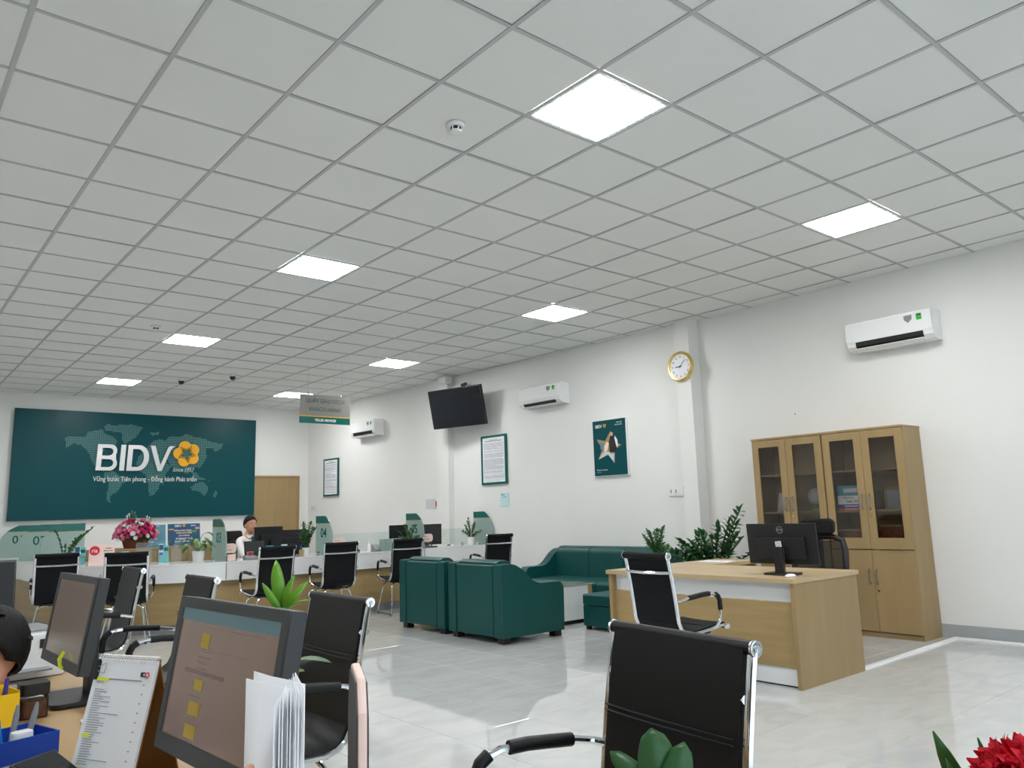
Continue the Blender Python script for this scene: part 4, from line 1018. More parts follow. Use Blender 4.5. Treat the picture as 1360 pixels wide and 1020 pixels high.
mb = MB(); leaf(mb, (.10, .02, .35), (.18, .03, .29), .05, .1, .2, 5); solid(mb.build('leaf', 'leaf', t, smooth=True))

# flower basket on the credenza
fb = thing('flower_basket', 'brown basket full of pink, magenta and white roses behind the counter', 'flower arrangement', (2.0, 8.08, .931))
fb.scale = (.9, .72, .95)
MB().lathe([(.15, 0), (.16, .01), (.19, .11), (.195, .12), (.18, .12), (.17, .08)], 0, 0, 28).build('basket', 'basket', fb, smooth=True)
def rose_mesh(m):
    mb = MB()
    for ring, (r_, h, n) in enumerate(((.010, .020, 5), (.018, .018, 5), (.027, .013, 6))):
        for k in range(n):
            a0 = 2*PI*(k+.5*ring)/n; da = PI/n*1.35
            vs = []
            for z, rr_ in ((-.008, r_*.55), (h*.6, r_*.95), (h, r_*1.18)):
                for q in (-1, 0, 1): vs.append(((rr_ + (.001 if q == 0 else 0))*math.cos(a0+q*da), (rr_)*math.sin(a0+q*da), z+(.003 if q == 0 else 0)))
            mb.add(vs, [(0, 1, 4, 3), (1, 2, 5, 4), (3, 4, 7, 6), (4, 5, 8, 7)])
    mb.sphere((0, 0, -.002), .016, 1, 1, .6, 8, 4)
    o = mb.build('rose', m, None, smooth=True); me = o.data; bpy.data.objects.remove(o); return me
RM = [rose_mesh('rose_pink'), rose_mesh('rose_mag'), rose_mesh('rose_white')]
rr = random.Random(21); N = 110
for k in range(N):
    zf = 1-(k+.5)/N*1.12; a = k*2.39996; rad = math.sqrt(max(0, 1-zf*zf)); rad = max(rad, .3)
    p = Vector((.30*rad*math.cos(a), .25*rad*math.sin(a), .17+.235*zf)); 
    p *= rr.uniform(.95, 1.04)
    o = bpy.data.objects.new('rose', rr.choice((RM[0], RM[0], RM[0], RM[1], RM[2]))); COL.objects.link(o); o.parent = fb; o.location = p
    n_ = Vector((p.x, p.y*1.3, (p.z-.10)*1.1)).normalized(); o.rotation_mode = 'QUATERNION'; o.rotation_quaternion = n_.to_track_quat('Z', 'Y'); s_ = rr.uniform(.95, 1.35); o.scale = (s_, s_, s_)
mb = MB(); mb.sphere((0, 0, .21), 1, .255, .21, .16, 16, 10)
for k in range(170):
    a = rr.uniform(0, 2*PI); zf = rr.uniform(-.35, 1); rad = math.sqrt(1-zf*zf)
    p = Vector((.25*rad*math.cos(a), .21*rad*math.sin(a), .17+.2*zf)); leaf(mb, p, p*1.0+(p-Vector((0, 0, .12))).normalized()*rr.uniform(.05, .10), .022, .1, .2, 3)
stuff(mb.build('foliage', 'leaf3', fb))
for k in range(9):
    x_ = (-.10, -.06, -.13, .0, .19, .22, .16, -.02, .24)[k]; z_ = (.48, .52, .45, .44, .42, .40, .44, .50, .36)[k]
    mb = MB(); mb.tube([(x_*.5, 0, .3), (x_, .02, z_)], .002, 4)
    for q in range(5): leaf(mb, (x_, .02, z_-.01), (x_+.035*math.cos(q*1.25), .02+.02*math.sin(q*2), z_+.035*math.sin(q*1.25)), .014, .1, .2, 3)
    stuff(mb.build('filler_sprig', 'leaf_var' if k % 2 else 'rose_white', fb))

# ================================================================== COUNTER ITEMS
def prom(label, loc, rz, w_, h, m, lines, tilt=8, seedn=1):
    t = thing('promotion_poster', label, 'poster', loc, rz, 'blue bank posters on the credenza')
    m_ = Matrix.Rotation(R(-tilt), 4, 'X')
    MB().box(-w_/2, w_/2, 0, .006, 0, h, mtx=m_).build('panel', m, t)
    for (kind, x, z, s_, b, mm) in lines:
        if kind == 't':
            o = text(b, s_, mm, t, 'lettering', align='CENTER', bold=.001); o.matrix_local = m_ @ Matrix.Translation((x, -.0012, z)) @ Matrix.Rotation(PI/2, 4, 'X')
        else:
            o = MB().box(x-s_/2, x+s_/2, -.0015, -.0006, z-b/2, z+b/2, mtx=m_).build('print', mm, t)
    return t
prom('light blue bank poster reading TANG half behind the flower basket', (2.19, 8.30, .931), 0, .56, .31, 'blue_poster2',
     [('t', .10, .205, .07, 'TẶNG', 'yellow'), ('t', .02, .15, .028, 'LÃI TIỀN GỬI', 'paper'), ('t', .02, .11, .028, 'TẤT CẢ KHÁCH HÀNG', 'paper'), ('t', .0, .065, .032, '50 TRIỆU ĐỒNG', 'paper'), ('b', .05, .29, .3, .004, 'paper'), ('b', -.02, .272, .2, .004, 'paper'), ('t', -.12, .03, .02, 'tặng tới', 'paper')])
p2 = prom('dark blue bank poster with gold fireworks beside the light blue one', (2.73, 8.30, .931), 0, .46, .315, 'blue_poster',
     [('t', .13, .285, .016, 'Ngân hàng', 'paper'), ('t', -.02, .215, .026, 'ĐỒNG HÀNH CÙNG', 'pinkpaper'), ('t', .0, .18, .026, 'NHẬN QUÀ TẶNG', 'pinkpaper'), ('t', .0, .14, .024, 'GIẢI THƯỞNG', 'pinkpaper'), ('t', .0, .095, .036, 'VÍ SMART QUÀ', 'paper'), ('t', -.03, .055, .034, '50.000 ĐỒNG', 'paper'), ('b', -.18, .235, .07, .016, 'gold'), ('b', .19, .245, .055, .03, 'rose_pink'), ('b', .13, .20, .10, .03, 'leaf2')])
e_ = empty('bank_logo', p2); e_.rotation_euler = (R(-8), 0, 0)
letters(e_, -.13, .268, .034, 'paper', .001, y=-.0018); emblem(e_, .0, .288, .022, 'gold', .001, y=-.0018)
def card(name, label, cat, loc, rz, w_, h, m, extra=(), group=None, tilt=10):
    t = thing(name, label, cat, loc, rz, group)
    m_ = Matrix.Rotation(R(-tilt), 4, 'X')
    MB().box(-w_/2, w_/2, -.002, .002, 0, h, mtx=m_).build('card', m, t)
    MB().prism([(0, 0), (.05, 0), (.02, h*.5)], -.01, .01, 'x').build('rear_strut', m, t)
    for (kind, x, z, s_, b, mm) in extra:
        if kind == 't':
            o = text(b, s_, mm, t, 'lettering', bold=.0006); o.matrix_local = m_ @ Matrix.Translation((x, -.0034, z)) @ Matrix.Rotation(PI/2, 4, 'X')
        elif kind == 'c':
            o = MB().lathe([(s_, .0022), (s_, .003)], 0, 0, 28, m_ @ Matrix.Translation((x, 0, z)) @ Matrix.Rotation(PI/2, 4, 'X')).build('round_logo', mm, t)
        else: MB().box(x-s_/2, x+s_/2, -.0032, -.0022, z-b/2, z+b/2, mtx=m_).build('print', mm, t)
    return t
card('transfer_sign', 'pink card sign with a round red logo reading ria on the counter', 'sign', (1.25, 6.56, CZ), -12, .27, .24, 'pinkpaper', [('c', -.075, .175, .055, None, 'red'), ('t', -.075, .173, .062, 'ria', 'paper'), ('t', .07, .20, .02, 'Receive', 'ink'), ('t', .07, .17, .02, 'Money Here', 'ink'), ('b', .10, .06, .07, .09, 'wood')])
def cashsign(label, loc, rz):
    t = thing('transfer_sign', label, 'sign', loc, rz)
    MB().rbox(-.12, .09, -.003, .003, .085, .20, .045, 'y').build('card', 'pinkpaper', t)
    MB().box(-.09, .07, -.012, .012, 0, .086).build('clear_stand', 'glass', t)
    text('Receive', .024, 'red', t, 'lettering', -.04, -.0038, .165); text('Money Here', .024, 'ink', t, 'lettering', -.03, -.0038, .125)
cashsign('rounded pink card sign between panel 03 and the seated woman', (2.52, 5.90, CZ), 10)
cashsign('pink card sign partly behind panel 04', (4.07, 6.03, CZ), 5)
cashsign('rounded pink card sign behind panel 05', (5.43, 5.92, CZ), 5)
for lb, loc, rz in (('pale code card in a clear stand behind the second counter chair', (1.46, 6.36, CZ), -8), ('pale code card standing on the monitor base behind the third counter chair', (3.27, 5.98, CZ), 5)):
    card('counter_card', lb, 'card', loc, rz, .085, .155, 'cyan_card', [('b', -.02, .135, .03, .008, 'green_band'), ('b', 0, .10, .05, .003, 'ink_light')])
BG = 'teal brochure holders on the counter'
def brochure(label, loc, rz):
    t = thing('brochure_holder', label, 'brochure holder', loc, rz, BG)
    MB().box(-.06, .06, -.035, .045, 0, .01).build('base', 'gloss_white', t, bevel=.002)
    MB().box(-.055, .055, -.034, -.031, .01, .12).build('clear_front', 'glass', t)
    a = MB().box(.0, .055, .0, .006, .01, .215, mtx=Matrix.Rotation(R(-6), 4, 'X')).build('brochure', 'teal_card', t)
    a = MB().box(-.055, -.003, -.018, -.012, .01, .23, mtx=Matrix.Rotation(R(-6), 4, 'X')).build('brochure', 'cyan_card', t)
    MB().box(-.053, -.005, -.0195, -.0183, .16, .22, mtx=Matrix.Rotation(R(-6), 4, 'X')).build('print', 'blue_poster', t)
    MB().box(-.05, -.01, -.0195, -.0183, .10, .13, mtx=Matrix.Rotation(R(-6), 4, 'X')).build('print', 'blue', t)
    MB().box(.005, .05, -.0015, -.0003, .15, .19, mtx=Matrix.Rotation(R(-6), 4, 'X')).build('print', 'green_band', t)
    MB().box(-.05, .05, -.0368, -.0342, .02, .09).build('insert', 'teal_card', t)
brochure('teal brochure holder by the first counter chair and the thin plant', (.98, 6.62, CZ), 0) if False else brochure('teal brochure holder by the first counter chair and the thin plant', (1.06, 6.76, CZ), -20)
brochure('teal brochure holder on the counter right of the second counter chair', (1.78, 5.98, CZ), -5)
# small rounded cards before the counter monitor
for k, (x, y, mt, lb) in enumerate(((3.03, 5.90, 'blue_poster2', 'small rounded blue card before the counter monitor, left of a pair'), (3.12, 5.86, 'teal_card', 'small rounded teal card before the counter monitor, right of a pair'))):
    t = thing('tent_card', lb, 'card', (x, y, CZ), 0)
    MB().rbox(-.055, .055, -.003, .003, 0, .15 if k == 0 else .135, .02, 'y').build('card', mt, t); MB().box(-.05, .05, -.02, .02, 0, .006).build('foot', 'white', t)
    MB().box(-.035, .035, -.0042, -.0032, .06, .11).build('print', 'cyan_card' if k else 'blue', t)
# glass screens between the dividers
for k, (x0, x1, y0, y1, lb) in enumerate(((3.92, 5.20, 6.21, 6.26, 'low clear glass screen between panels 04 and 05'), (5.36, 6.46, 6.33, 6.35, 'low clear glass screen between panel 05 and the wall'), (1.55, 2.32, 6.27, 6.17, 'low clear glass screen between the brochure holder and panel 03'))):
    t = thing('glass_screen', lb, 'glass screen', (x0, y0, CZ), math.degrees(math.atan2(y1-y0, x1-x0)), 'low glass screens on the teller counter'); L = math.hypot(x1-x0, y1-y0)
    MB().box(.0, L, -.004, .004, .004, .25).build('pane', 'glass', t)
    for u in (.1, L-.1): MB().box(u-.02, u+.02, -.01, .01, 0, .03).build('clamp', 'chrome', t)
# monitors at the counter
monitor('monitor', 'black monitor turned away beside the woman, right one, highest behind the third counter chair', (3.52, 6.42, CZ), 175, .56, .32, .17, 0, 'tv', body='blk', th=.02)
monitor('monitor', 'black monitor directly before the seated woman', (3.32, 6.78, .7905), 150, .46, .28, .25, 0, 'tv', body='blk') if False else None
t, m_, sc = monitor('monitor', 'black monitor seen from behind, directly before the face of the seated woman', (3.12, 6.13, CZ), 205, .50, .30, .235, 0, 'tv', body='blk')
monitor('monitor', 'black monitor at the counter right of panel 05', (5.87, 6.52, .7905), -6, .50, .30, .20, 0, 'tv', body='blk') if False else monitor('monitor', 'black monitor at the counter right of panel 05', (5.56, 6.10, CZ), 0, .44, .30, .185, 0, 'tv', body='blk')
monitor('monitor', 'black monitor at the counter half hidden by panel 05', (5.05, 6.10, CZ), 178, .30, .28, .20, 0, 'tv', body='blk')
# customer screen, dark tablet, calculators and boxes
t = thing('customer_display', 'black upright customer display left of the tent cards', 'display', (2.86, 5.88, CZ), 0)
MB().box(-.15, .10, -.01, .02, .04, .22, mtx=Matrix.Rotation(R(-12), 4, 'X')).build('panel', 'blk', t, bevel=.006); MB().box(-.08, .05, -.04, .06, 0, .012).build('base', 'blk', t, bevel=.003); MB().box(-.03, .0, 0, .03, .01, .08).build('neck', 'blk', t)
t = thing('card_reader', 'small grey box with a red display in front of the seated woman', 'card reader', (2.72, 5.74, CZ), 5)
MB().prism([(-.05, 0), (.06, 0), (.06, .05), (.01, .05), (-.05, .025)], -.07, .07, 'x').build('body', 'mgrey', t, bevel=.004)
MB().box(-.04, .04, .005, .02, .05, .095).build('display_housing', 'steel', t, bevel=.003); MB().box(-.03, .03, .003, .0045, .058, .088).build('display', 'red', t)
t = thing('tissue_box', 'cream tissue box between panel 03 and the grey card reader', 'box', (2.47, 5.72, CZ), 5)
MB().box(-.05, .05, -.03, .03, 0, .075).build('box', 'pinkpaper', t, bevel=.003); MB().box(-.03, .03, -.008, .008, .075, .077).build('slot', 'ink_light', t)
t = thing('acrylic_box', 'clear acrylic box with cream slips left of panel 05', 'box', (4.74, 5.82, CZ), 2)
b_ = MB(); b_.box(-.15, .15, -.05, -.046, 0, .16).box(-.15, .15, .046, .05, 0, .16).box(-.15, -.146, -.046, .046, 0, .16).box(.146, .15, -.046, .046, 0, .16); b_.build('walls', 'frost', t)
MB().box(-.02, .12, -.03, .03, .004, .085).build('slips', 'pinkpaper', t); MB().box(-.146, .146, -.046, .046, 0, .003).build('base', 'glass', t)
t = thing('calculator', 'grey desk calculator with a dark display on the counter near panel 05', 'calculator', (4.55, 5.88, CZ), 3)
MB().prism([(-.06, 0), (.06, 0), (.06, .09), (.03, .09), (-.06, .03)], -.05, .05, 'x').build('body', 'mgrey', t, bevel=.004); MB().box(-.035, .035, .024, .03, .055, .085).build('display', 'blk', t)
t = thing('sanitizer_bottle', 'small white pump bottle on the counter left of the calculator', 'bottle', (4.42, 5.86, CZ), 0)
MB().lathe([(.02, 0), (.022, .005), (.022, .09), (.010, .105), (.010, .12)], 0, 0, 16).build('bottle', 'gloss_white', t, smooth=True); MB().tube([(0, 0, .118), (0, 0, .15), (-.02, 0, .152)], .004, 6).build('pump', 'white', t)
t = thing('desk_phone', 'black desk phone behind the fourth counter chair', 'telephone', (4.28, 6.08, CZ), 10)
MB().prism([(-.08, 0), (.08, 0), (.08, .07), (.02, .075), (-.08, .02)], -.08, .08, 'x').build('body', 'blk', t, bevel=.005); MB().tube([(-.06, -.06, .06), (-.06, -.04, .085), (-.06, .06, .115), (-.06, .08, .09)], .014, 8).build('handset', 'blk', t, smooth=True)
t = thing('pen_cup', 'small tan cup beside the plant near panel 04', 'cup', (3.42, 5.82, CZ), 0)
MB().lathe([(.03, 0), (.033, .005), (.033, .08), (.029, .08), (.028, .01)], 0, 0, 18).build('cup', 'wood_dark', t, smooth=True)
for k in range(2): MB().tube([(.01*k, 0, .01), (.02*k-.01, .01, .13)], .004, 6).build('pen', 'bluepen', t)
t = thing('wire_basket', 'small wire card holder on the counter before the monitor right of panel 05', 'holder', (5.80, 5.95, CZ), 0)
MB().box(-.09, .09, -.03, .03, 0, .035).build('tray', 'gloss_white', t, bevel=.004); MB().box(-.03, .03, -.0315, -.0302, .01, .027).build('label', 'blk', t)

# ================================================================== PEOPLE
def skinned(nodes, edges, root, sub=2):
    me = bpy.data.meshes.new('sk'); names = list(nodes); me.from_pydata([nodes[n][0] for n in names], [(names.index(a), names.index(b)) for a, b in edges], [])
    o = bpy.data.objects.new('sk', me); COL.objects.link(o)
    md = o.modifiers.new('s', 'SKIN'); md.use_smooth_shade = True
    for i, n in enumerate(names):
        r_ = nodes[n][1]; me.skin_vertices[0].data[i].radius = r_ if isinstance(r_, tuple) else (r_, r_); me.skin_vertices[0].data[i].use_root = (n == root)
    m2 = o.modifiers.new('u', 'SUBSURF'); m2.levels = sub; m2.render_levels = sub
    bpy.context.view_layer.update()
    r = bpy.data.meshes.new_from_object(o.evaluated_get(bpy.context.evaluated_depsgraph_get())); bpy.data.objects.remove(o); return r
def joinmesh(meshes, vox, name, m, parent):
    bm = bmesh.new()
    for q in meshes: bm.from_mesh(q)
    me = bpy.data.meshes.new(name); bm.to_mesh(me); bm.free()
    o = bpy.data.objects.new(name, me); COL.objects.link(o)
    if vox:
        r = o.modifiers.new('r', 'REMESH'); r.mode = 'VOXEL'; r.voxel_size = vox; r.use_smooth_shade = True
        sm = o.modifiers.new('sm', 'SMOOTH'); sm.iterations = 3; sm.factor = .5
        bpy.context.view_layer.update()
        me2 = bpy.data.meshes.new_from_object(o.evaluated_get(bpy.context.evaluated_depsgraph_get())); o.modifiers.clear(); o.data = me2
    o.data.materials.clear(); o.data.materials.append(M[m]); o.parent = parent
    for p in o.data.polygons: p.use_smooth = True
    return o
def ell(c, rx_, ry_, rz_, mtx=None, seg=24, rings=16):
    mb = MB().sphere((0, 0, 0), 1, rx_, ry_, rz_, seg, rings); vs = [Vector(v)+Vector(c) for v in mb.v]
    if mtx: vs = [mtx @ v for v in vs]
    me = bpy.data.meshes.new('e'); me.from_pydata(vs, [], mb.f); return me
def hand_nodes(N_, E_, w_, d, side, thumb, s=1.0, pre='', curl=.35, down=(0, 0, -1)):
    """w_ wrist point, d direction of the hand, side = across the palm (towards the little finger)"""
    w_, d, side = Vector(w_), Vector(d).normalized(), Vector(side).normalized(); dn = Vector(down)
    pm = w_+d*.045*s; N_[pre+'palm'] = (tuple(pm), (.030*s, .014*s)); E_.append((pre+'wrist', pre+'palm'))
    for k, (off, ln) in enumerate(((-.030, .072), (-.010, .080), (.010, .075), (.029, .060))):
        a = w_+d*.082*s+side*off*s*.9; b = a+(d*.5-dn*-0+dn*curl*.35).normalized()*ln*.45*s; c = b+(d*.45+dn*curl).normalized()*ln*.55*s
        N_[f'{pre}k{k}'] = (tuple(a), .0095*s); N_[f'{pre}m{k}'] = (tuple(b), .0082*s); N_[f'{pre}t{k}'] = (tuple(c), .0065*s)
        E_ += [(pre+'palm', f'{pre}k{k}'), (f'{pre}k{k}', f'{pre}m{k}'), (f'{pre}m{k}', f'{pre}t{k}')]
    a = w_+d*.03*s-side*.032*s; b = a+(d*.7-side*.7+dn*.2).normalized()*.032*s; c = b+(d*.9-side*.15+dn*.3).normalized()*.026*s
    N_[pre+'th0'] = (tuple(a), .011*s); N_[pre+'th1'] = (tuple(b), .009*s); N_[pre+'th2'] = (tuple(c), .007*s)
    E_ += [(pre+'palm', pre+'th0'), (pre+'th0', pre+'th1'), (pre+'th1', pre+'th2')]
def person(label, loc, rz, lean=0.0, headrot=(0, 0), female=True, shirt='shirt', pants='navy', reach=.50, hz=.83):
    t = thing('person', label, 'person', loc, rz)
    L = lean; N_ = {}; E_ = []
    def up_(y, z):
        dz = max(0, z-.55); return (y*math.cos(L)-dz*math.sin(L), min(z, .55)+dz*math.cos(L)+(y*math.sin(L) if dz else 0))
    def pt(x, y, z): yy, zz = up_(y, z); return (x, yy, zz)
    N_['pelvis'] = ((0, .06, .55), (.15, .11)); N_['waist'] = (pt(0, .04, .72), (.115, .085)); N_['chest'] = (pt(0, .03, .90), (.135, .095)); N_['collar'] = (pt(0, .03, 1.01), (.09, .06))
    N_['neck'] = (pt(0, .01, 1.07), .046); N_['skull'] = (pt(0, -.01, 1.15), .05)
    E_ += [('pelvis', 'waist'), ('waist', 'chest'), ('chest', 'collar'), ('collar', 'neck'), ('neck', 'skull')]
    for s_, p_ in ((-1, 'l'), (1, 'r')):
        N_[p_+'sh'] = (pt(s_*.155, .03, .985), .050); N_[p_+'el'] = (pt(s_*.21, -.12, .80), .038); N_[p_+'wrist'] = ((s_*.13, -reach+.02, hz), .022)
        N_[p_+'hip'] = ((s_*.09, .04, .53), .085); N_[p_+'kn'] = ((s_*.11, -.38, .53), .060); N_[p_+'an'] = ((s_*.11, -.34, .10), .038); N_[p_+'toe'] = ((s_*.12, -.48, .035), (.035, .028)); N_[p_+'heel'] = ((s_*.11, -.31, .04), .032)
        E_ += [('collar', p_+'sh'), (p_+'sh', p_+'el'), (p_+'el', p_+'wrist'), ('pelvis', p_+'hip'), (p_+'hip', p_+'kn'), (p_+'kn', p_+'an'), (p_+'an', p_+'toe'), (p_+'an', p_+'heel')]
        hand_nodes(N_, E_, N_[p_+'wrist'][0], (-s_*.2, -1, -.08), (s_, 0, 0), None, .95, p_)
    body = skinned(N_, E_, 'pelvis')
    hc = Vector(pt(0, -.025, 1.20)); HM = Matrix.Translation(hc) @ Euler((R(headrot[0]), 0, R(headrot[1]))).to_matrix().to_4x4()
    parts = [body, ell((0, .012, .02), .075, .092, .098, HM), ell((0, -.025, -.05), .055, .058, .062, HM), ell((0, -.055, -.075), .030, .028, .026, HM), ell((0, -.088, -.018), .011, .017, .018, HM, 10, 8), ell((0, -.080, .004), .008, .012, .024, HM, 10, 8)]
    for s_ in (-1, 1): parts += [ell((s_*.076, .008, -.01), .010, .018, .030, HM, 10, 8), ell((s_*.034, -.062, -.03), .020, .018, .02, HM, 10, 8)]
    joinmesh(parts, .0065, 'body', 'skin', t)
    def onhead(nm, c, rx_, ry_, rz_, m):
        me = ell(c, rx_, ry_, rz_, HM, 14, 10); o = joinmesh([me], 0, nm, m, t); return o
    for s_ in (-1, 1):
        onhead('eye', (s_*.029, -.0735, .004), .011, .0055, .0045, 'paper'); onhead('iris', (s_*.029, -.0780, .004), .0045, .002, .0042, 'blk'); onhead('eyebrow', (s_*.030, -.0765, .021), .015, .004, .0028, 'hair')
    onhead('lips', (0, -.084, -.050), .020, .006, .0075, 'lips')
    # hair: cap over the skull
    hb = MB(); seg, rg = 28, 16; vs = []
    for i in range(rg+1):
        th = PI*.62*i/rg
        for k in range(seg):
            a = 2*PI*k/seg; f = math.sin(a) < 0
            sa = math.sin(a); tt = (R(118+14*max(0, sa)**.7-60*max(0, -sa)**.55) if female else R(140+8*max(0, sa)-66*max(0, -sa)**.8))*i/rg
            hk = 1 if female else 1.13; vs.append(HM @ Vector((.084*hk*math.sin(tt)*math.cos(a), .014+.101*hk*math.sin(tt)*math.sin(a), .024+.106*hk*math.cos(tt))))
    fs = [(i*seg+k, i*seg+(k+1) % seg, (i+1)*seg+(k+1) % seg, (i+1)*seg+k) for i in range(rg) for k in range(seg)]
    hb.add(vs, fs); hr = hb.build('hair', 'hair', t, smooth=True); md = hr.modifiers.new('s', 'SOLIDIFY'); md.thickness = .012; md.offset = -.5
    if female: onhead('hair_bun', (0, .118, .03), .038, .032, .036, 'hair')
    else:
        for k in range(60):
            r_ = random.Random(k); a = r_.uniform(0, 2*PI); ph = r_.uniform(.2, 1.75); p = Vector((.084*math.sin(ph)*math.cos(a), .014+.101*math.sin(ph)*math.sin(a), .024+.106*math.cos(ph)))
            if p.y < -.05 and p.z < .05: continue
            q = p*1.10+Vector((r_.uniform(-.02, .02), r_.uniform(-.02, .02), -.022)); mb = MB(); leaf(mb, HM @ p, HM @ q, .022, .1, .2, 3); stuff(solid(mb.build('hair_lock', 'hair', t)))
    # clothes follow the body
    SN = {}; SE = [('pelvis', 'waist'), ('waist', 'chest'), ('chest', 'collar')]
    for n_ in ('pelvis', 'waist', 'chest', 'collar'):
        c, r_ = N_[n_]; SN[n_] = (c, (r_[0]+.012, r_[1]+.012))
    for p_ in 'lr':
        SN[p_+'sh'] = (N_[p_+'sh'][0], .054); SN[p_+'el'] = (N_[p_+'el'][0], .044); w2 = Vector(N_[p_+'wrist'][0]).lerp(Vector(N_[p_+'el'][0]), .12); SN[p_+'cf'] = (tuple(w2), .034); SE += [('collar', p_+'sh'), (p_+'sh', p_+'el'), (p_+'el', p_+'cf')]
    joinmesh([skinned(SN, SE, 'pelvis')], .008, 'shirt', shirt, t)
    cy, cz = up_(.015, 1.045); MB().lathe([(.072, -.02), (.060, .012), (.056, .022), (.062, .006)], 0, cy, 20, z0=cz).build('collar', shirt, t, smooth=True)
    if female: MB().prism([(-.03, 0), (.03, 0), (.022, -.10), (0, -.13), (-.022, -.10)], cy-.105, cy-.09, 'y').build('scarf', 'scarf', t, bevel=.004, loc=(0, 0, cz-.0))
    PN = {'pelvis': ((0, .06, .545), (.165, .125))}; PE = []
    for p_ in 'lr':
        PN[p_+'hip'] = (N_[p_+'hip'][0], .098); PN[p_+'kn'] = (N_[p_+'kn'][0], .073); PN[p_+'an'] = (N_[p_+'an'][0], .052); PE += [('pelvis', p_+'hip'), (p_+'hip', p_+'kn'), (p_+'kn', p_+'an')]
    joinmesh([skinned(PN, PE, 'pelvis')], .009, 'trousers', pants, t)
    for s_, p_ in ((-1, 'l'), (1, 'r')):
        MB().rbox(s_*.115-.042, s_*.115+.042, -.53, -.275, .0, .062, .036, 'z').build('shoe', 'blk', t, bevel=.012, seg=3)
    return t
person('woman with tied black hair and white shirt seated behind the teller counter', (3.16, 6.93, 0), 24, 0, (2, -14), True, reach=.40, hz=.645)
CH = [('black high back chair of the seated woman behind the counter', (3.20, 7.08, 0), 28)]
for lb, lc, rz in CH: dup(ec, lc, rz, lb, 'high back office chairs'); 
person('person with messy black hair leaning over the desk at the left edge', (-1.185, -1.18, 0), 90, .82, (72, 70), False, 'navy', 'navy', .36, .86)
bpy.context.view_layer.objects.active = None
for o in COL.objects:
    if o.name == 'person.001': o.scale = (.95, .95, .95)
dup(ec, (-1.24, -1.18, 0), 90, 'high back office chair under the person at the left edge', 'high back office chairs')
ec['group'] = 'high back office chairs'

# ================================================================== STAFF DESK IN THE FOREGROUND
DZ = .745
for y0, y1, lb in ((-4.1, -.86, 'long pale wooden staff desk under the near monitor and calendar'), (-.84, 1.9, 'pale wooden staff desk behind the second monitor with the white printer')):
    t = thing('staff_desk', lb, 'desk', (0, 0, 0), 0, 'staff desks in one row')
    MB().rbox(-.97, -.262, y0, y1, .717, DZ-.001, .03, 'z').build('desk_top', 'desk_oak', t, bevel=.002)
    MB().box(-.34, -.322, y0+.03, y1-.03, .12, .716).build('front_panel', 'wood', t)
    for yy in (y0+.02, y1-.05): MB().box(-.93, -.33, yy, yy+.03, 0, .716).build('side_panel', 'wood', t)
def fmonitor(label, p, rz, tilt, W_, H_, zc, scr, doc):
    t, m_, sc = monitor('monitor', label, p, rz, W_, H_, zc, tilt, scr, body='dgrey', bez_=.020, th=.03)
    h, v = W_/2-.020, H_/2-.020
    if doc:
        q = MB().box(-h, h, -.0022, -.0014, v-.022, v, mtx=m_).build('screen_menu_bar', 'scr_teal', sc)
        for (x0, x1, z0, z1) in ((-.095, -.060, .052, .078), (-.092, -.058, -.020, -.002), (-.10, -.055, -.062, -.040), (-.10, -.055, -.100, -.078)):
            MB().box(x0, x1, -.0022, -.0014, z0, z1, mtx=m_).build('highlighted_cell', 'scr_yel', sc)
        ln = MB(); ln.box(-.14, .02, -.0021, -.0014, .006, .013, mtx=m_); ln.box(-.08, .15, -.0021, -.0014, .088, .0886, mtx=m_); ln.box(-.08, .09, -.0021, -.0014, .05, .0506, mtx=m_)
        rr2 = random.Random(5)
        for k in range(17): z = .045-.0095*k; ln.box(-.10+rr2.uniform(-.008, .008), -.055+rr2.uniform(-.01, .01), -.0020, -.0014, z, z+.0012, mtx=m_)
        stuff(ln.build('screen_text', 'scr_line', sc))
    return t
fmonitor('near dark grey monitor showing a document with yellow cells', (-.495, -2.335, DZ+.0005), -90+4, -9, .435, .275, .240, 'screen_doc', True)
fmonitor('second dark grey monitor with a blank brownish screen beside the paper stack', (-.475, -1.0, DZ+.0005), -90+2, -9, .455, .27, .235, 'screen_mid', False)
fmonitor('third monitor at the left edge seen from behind', (-.78, -.02, DZ+.0005), 165, -10, .54, .30, .245, 'tv', False)
tag(MB().tube([(0, 0, 0), (-.012, -.004, -.02), (-.010, -.008, -.04), (.006, -.01, -.055)], [.004, .006, .005, .002], 6, flat=.15).build('paper_flag', 'hi', None, loc=(-.515, -1.06, .898)), 'curled yellow paper strip hanging from the lower edge of the second monitor', 'paper strip')

# calendar
cal = thing('desk_calendar', 'white spiral desk calendar with brown board beside the near monitor', 'calendar', (-.568, -1.985, DZ), -63)
CW, CHh, CD = .082, .25, .065
mA = Matrix.Translation((0, -CD, 0)) @ Matrix.Rotation(-math.atan(CD/CHh), 4, 'X')
hyp = math.hypot(CHh, CD)
for k in range(5): MB().box(-CW, CW, -.001-.0012*k, -.0004-.0012*k, .008, hyp-.002, mtx=mA).build('page', 'paper', cal)
MB().box(-CW, CW, .0002, .003, 0, hyp, mtx=mA).build('front_board', 'brown_board', cal)
mB = Matrix.Translation((0, CD, 0)) @ Matrix.Rotation(math.atan(CD/CHh), 4, 'X')
MB().box(-CW, CW, -.003, -.0002, 0, hyp, mtx=mB).build('rear_board', 'brown_board', cal)
MB().box(-CW, CW, -CD, CD, -.0, .003).build('foot_board', 'brown_board', cal)
rg = MB()
for k in range(24):
    x = -CW+.006+k*(2*CW-.012)/23; rg.tube([(x, .009*math.cos(a), CHh-.004+.009*math.sin(a)) for a in [2*PI*i/10 for i in range(10)]], .0011, 4, close=True)
stuff(rg.build('spiral_rings', 'white', cal))
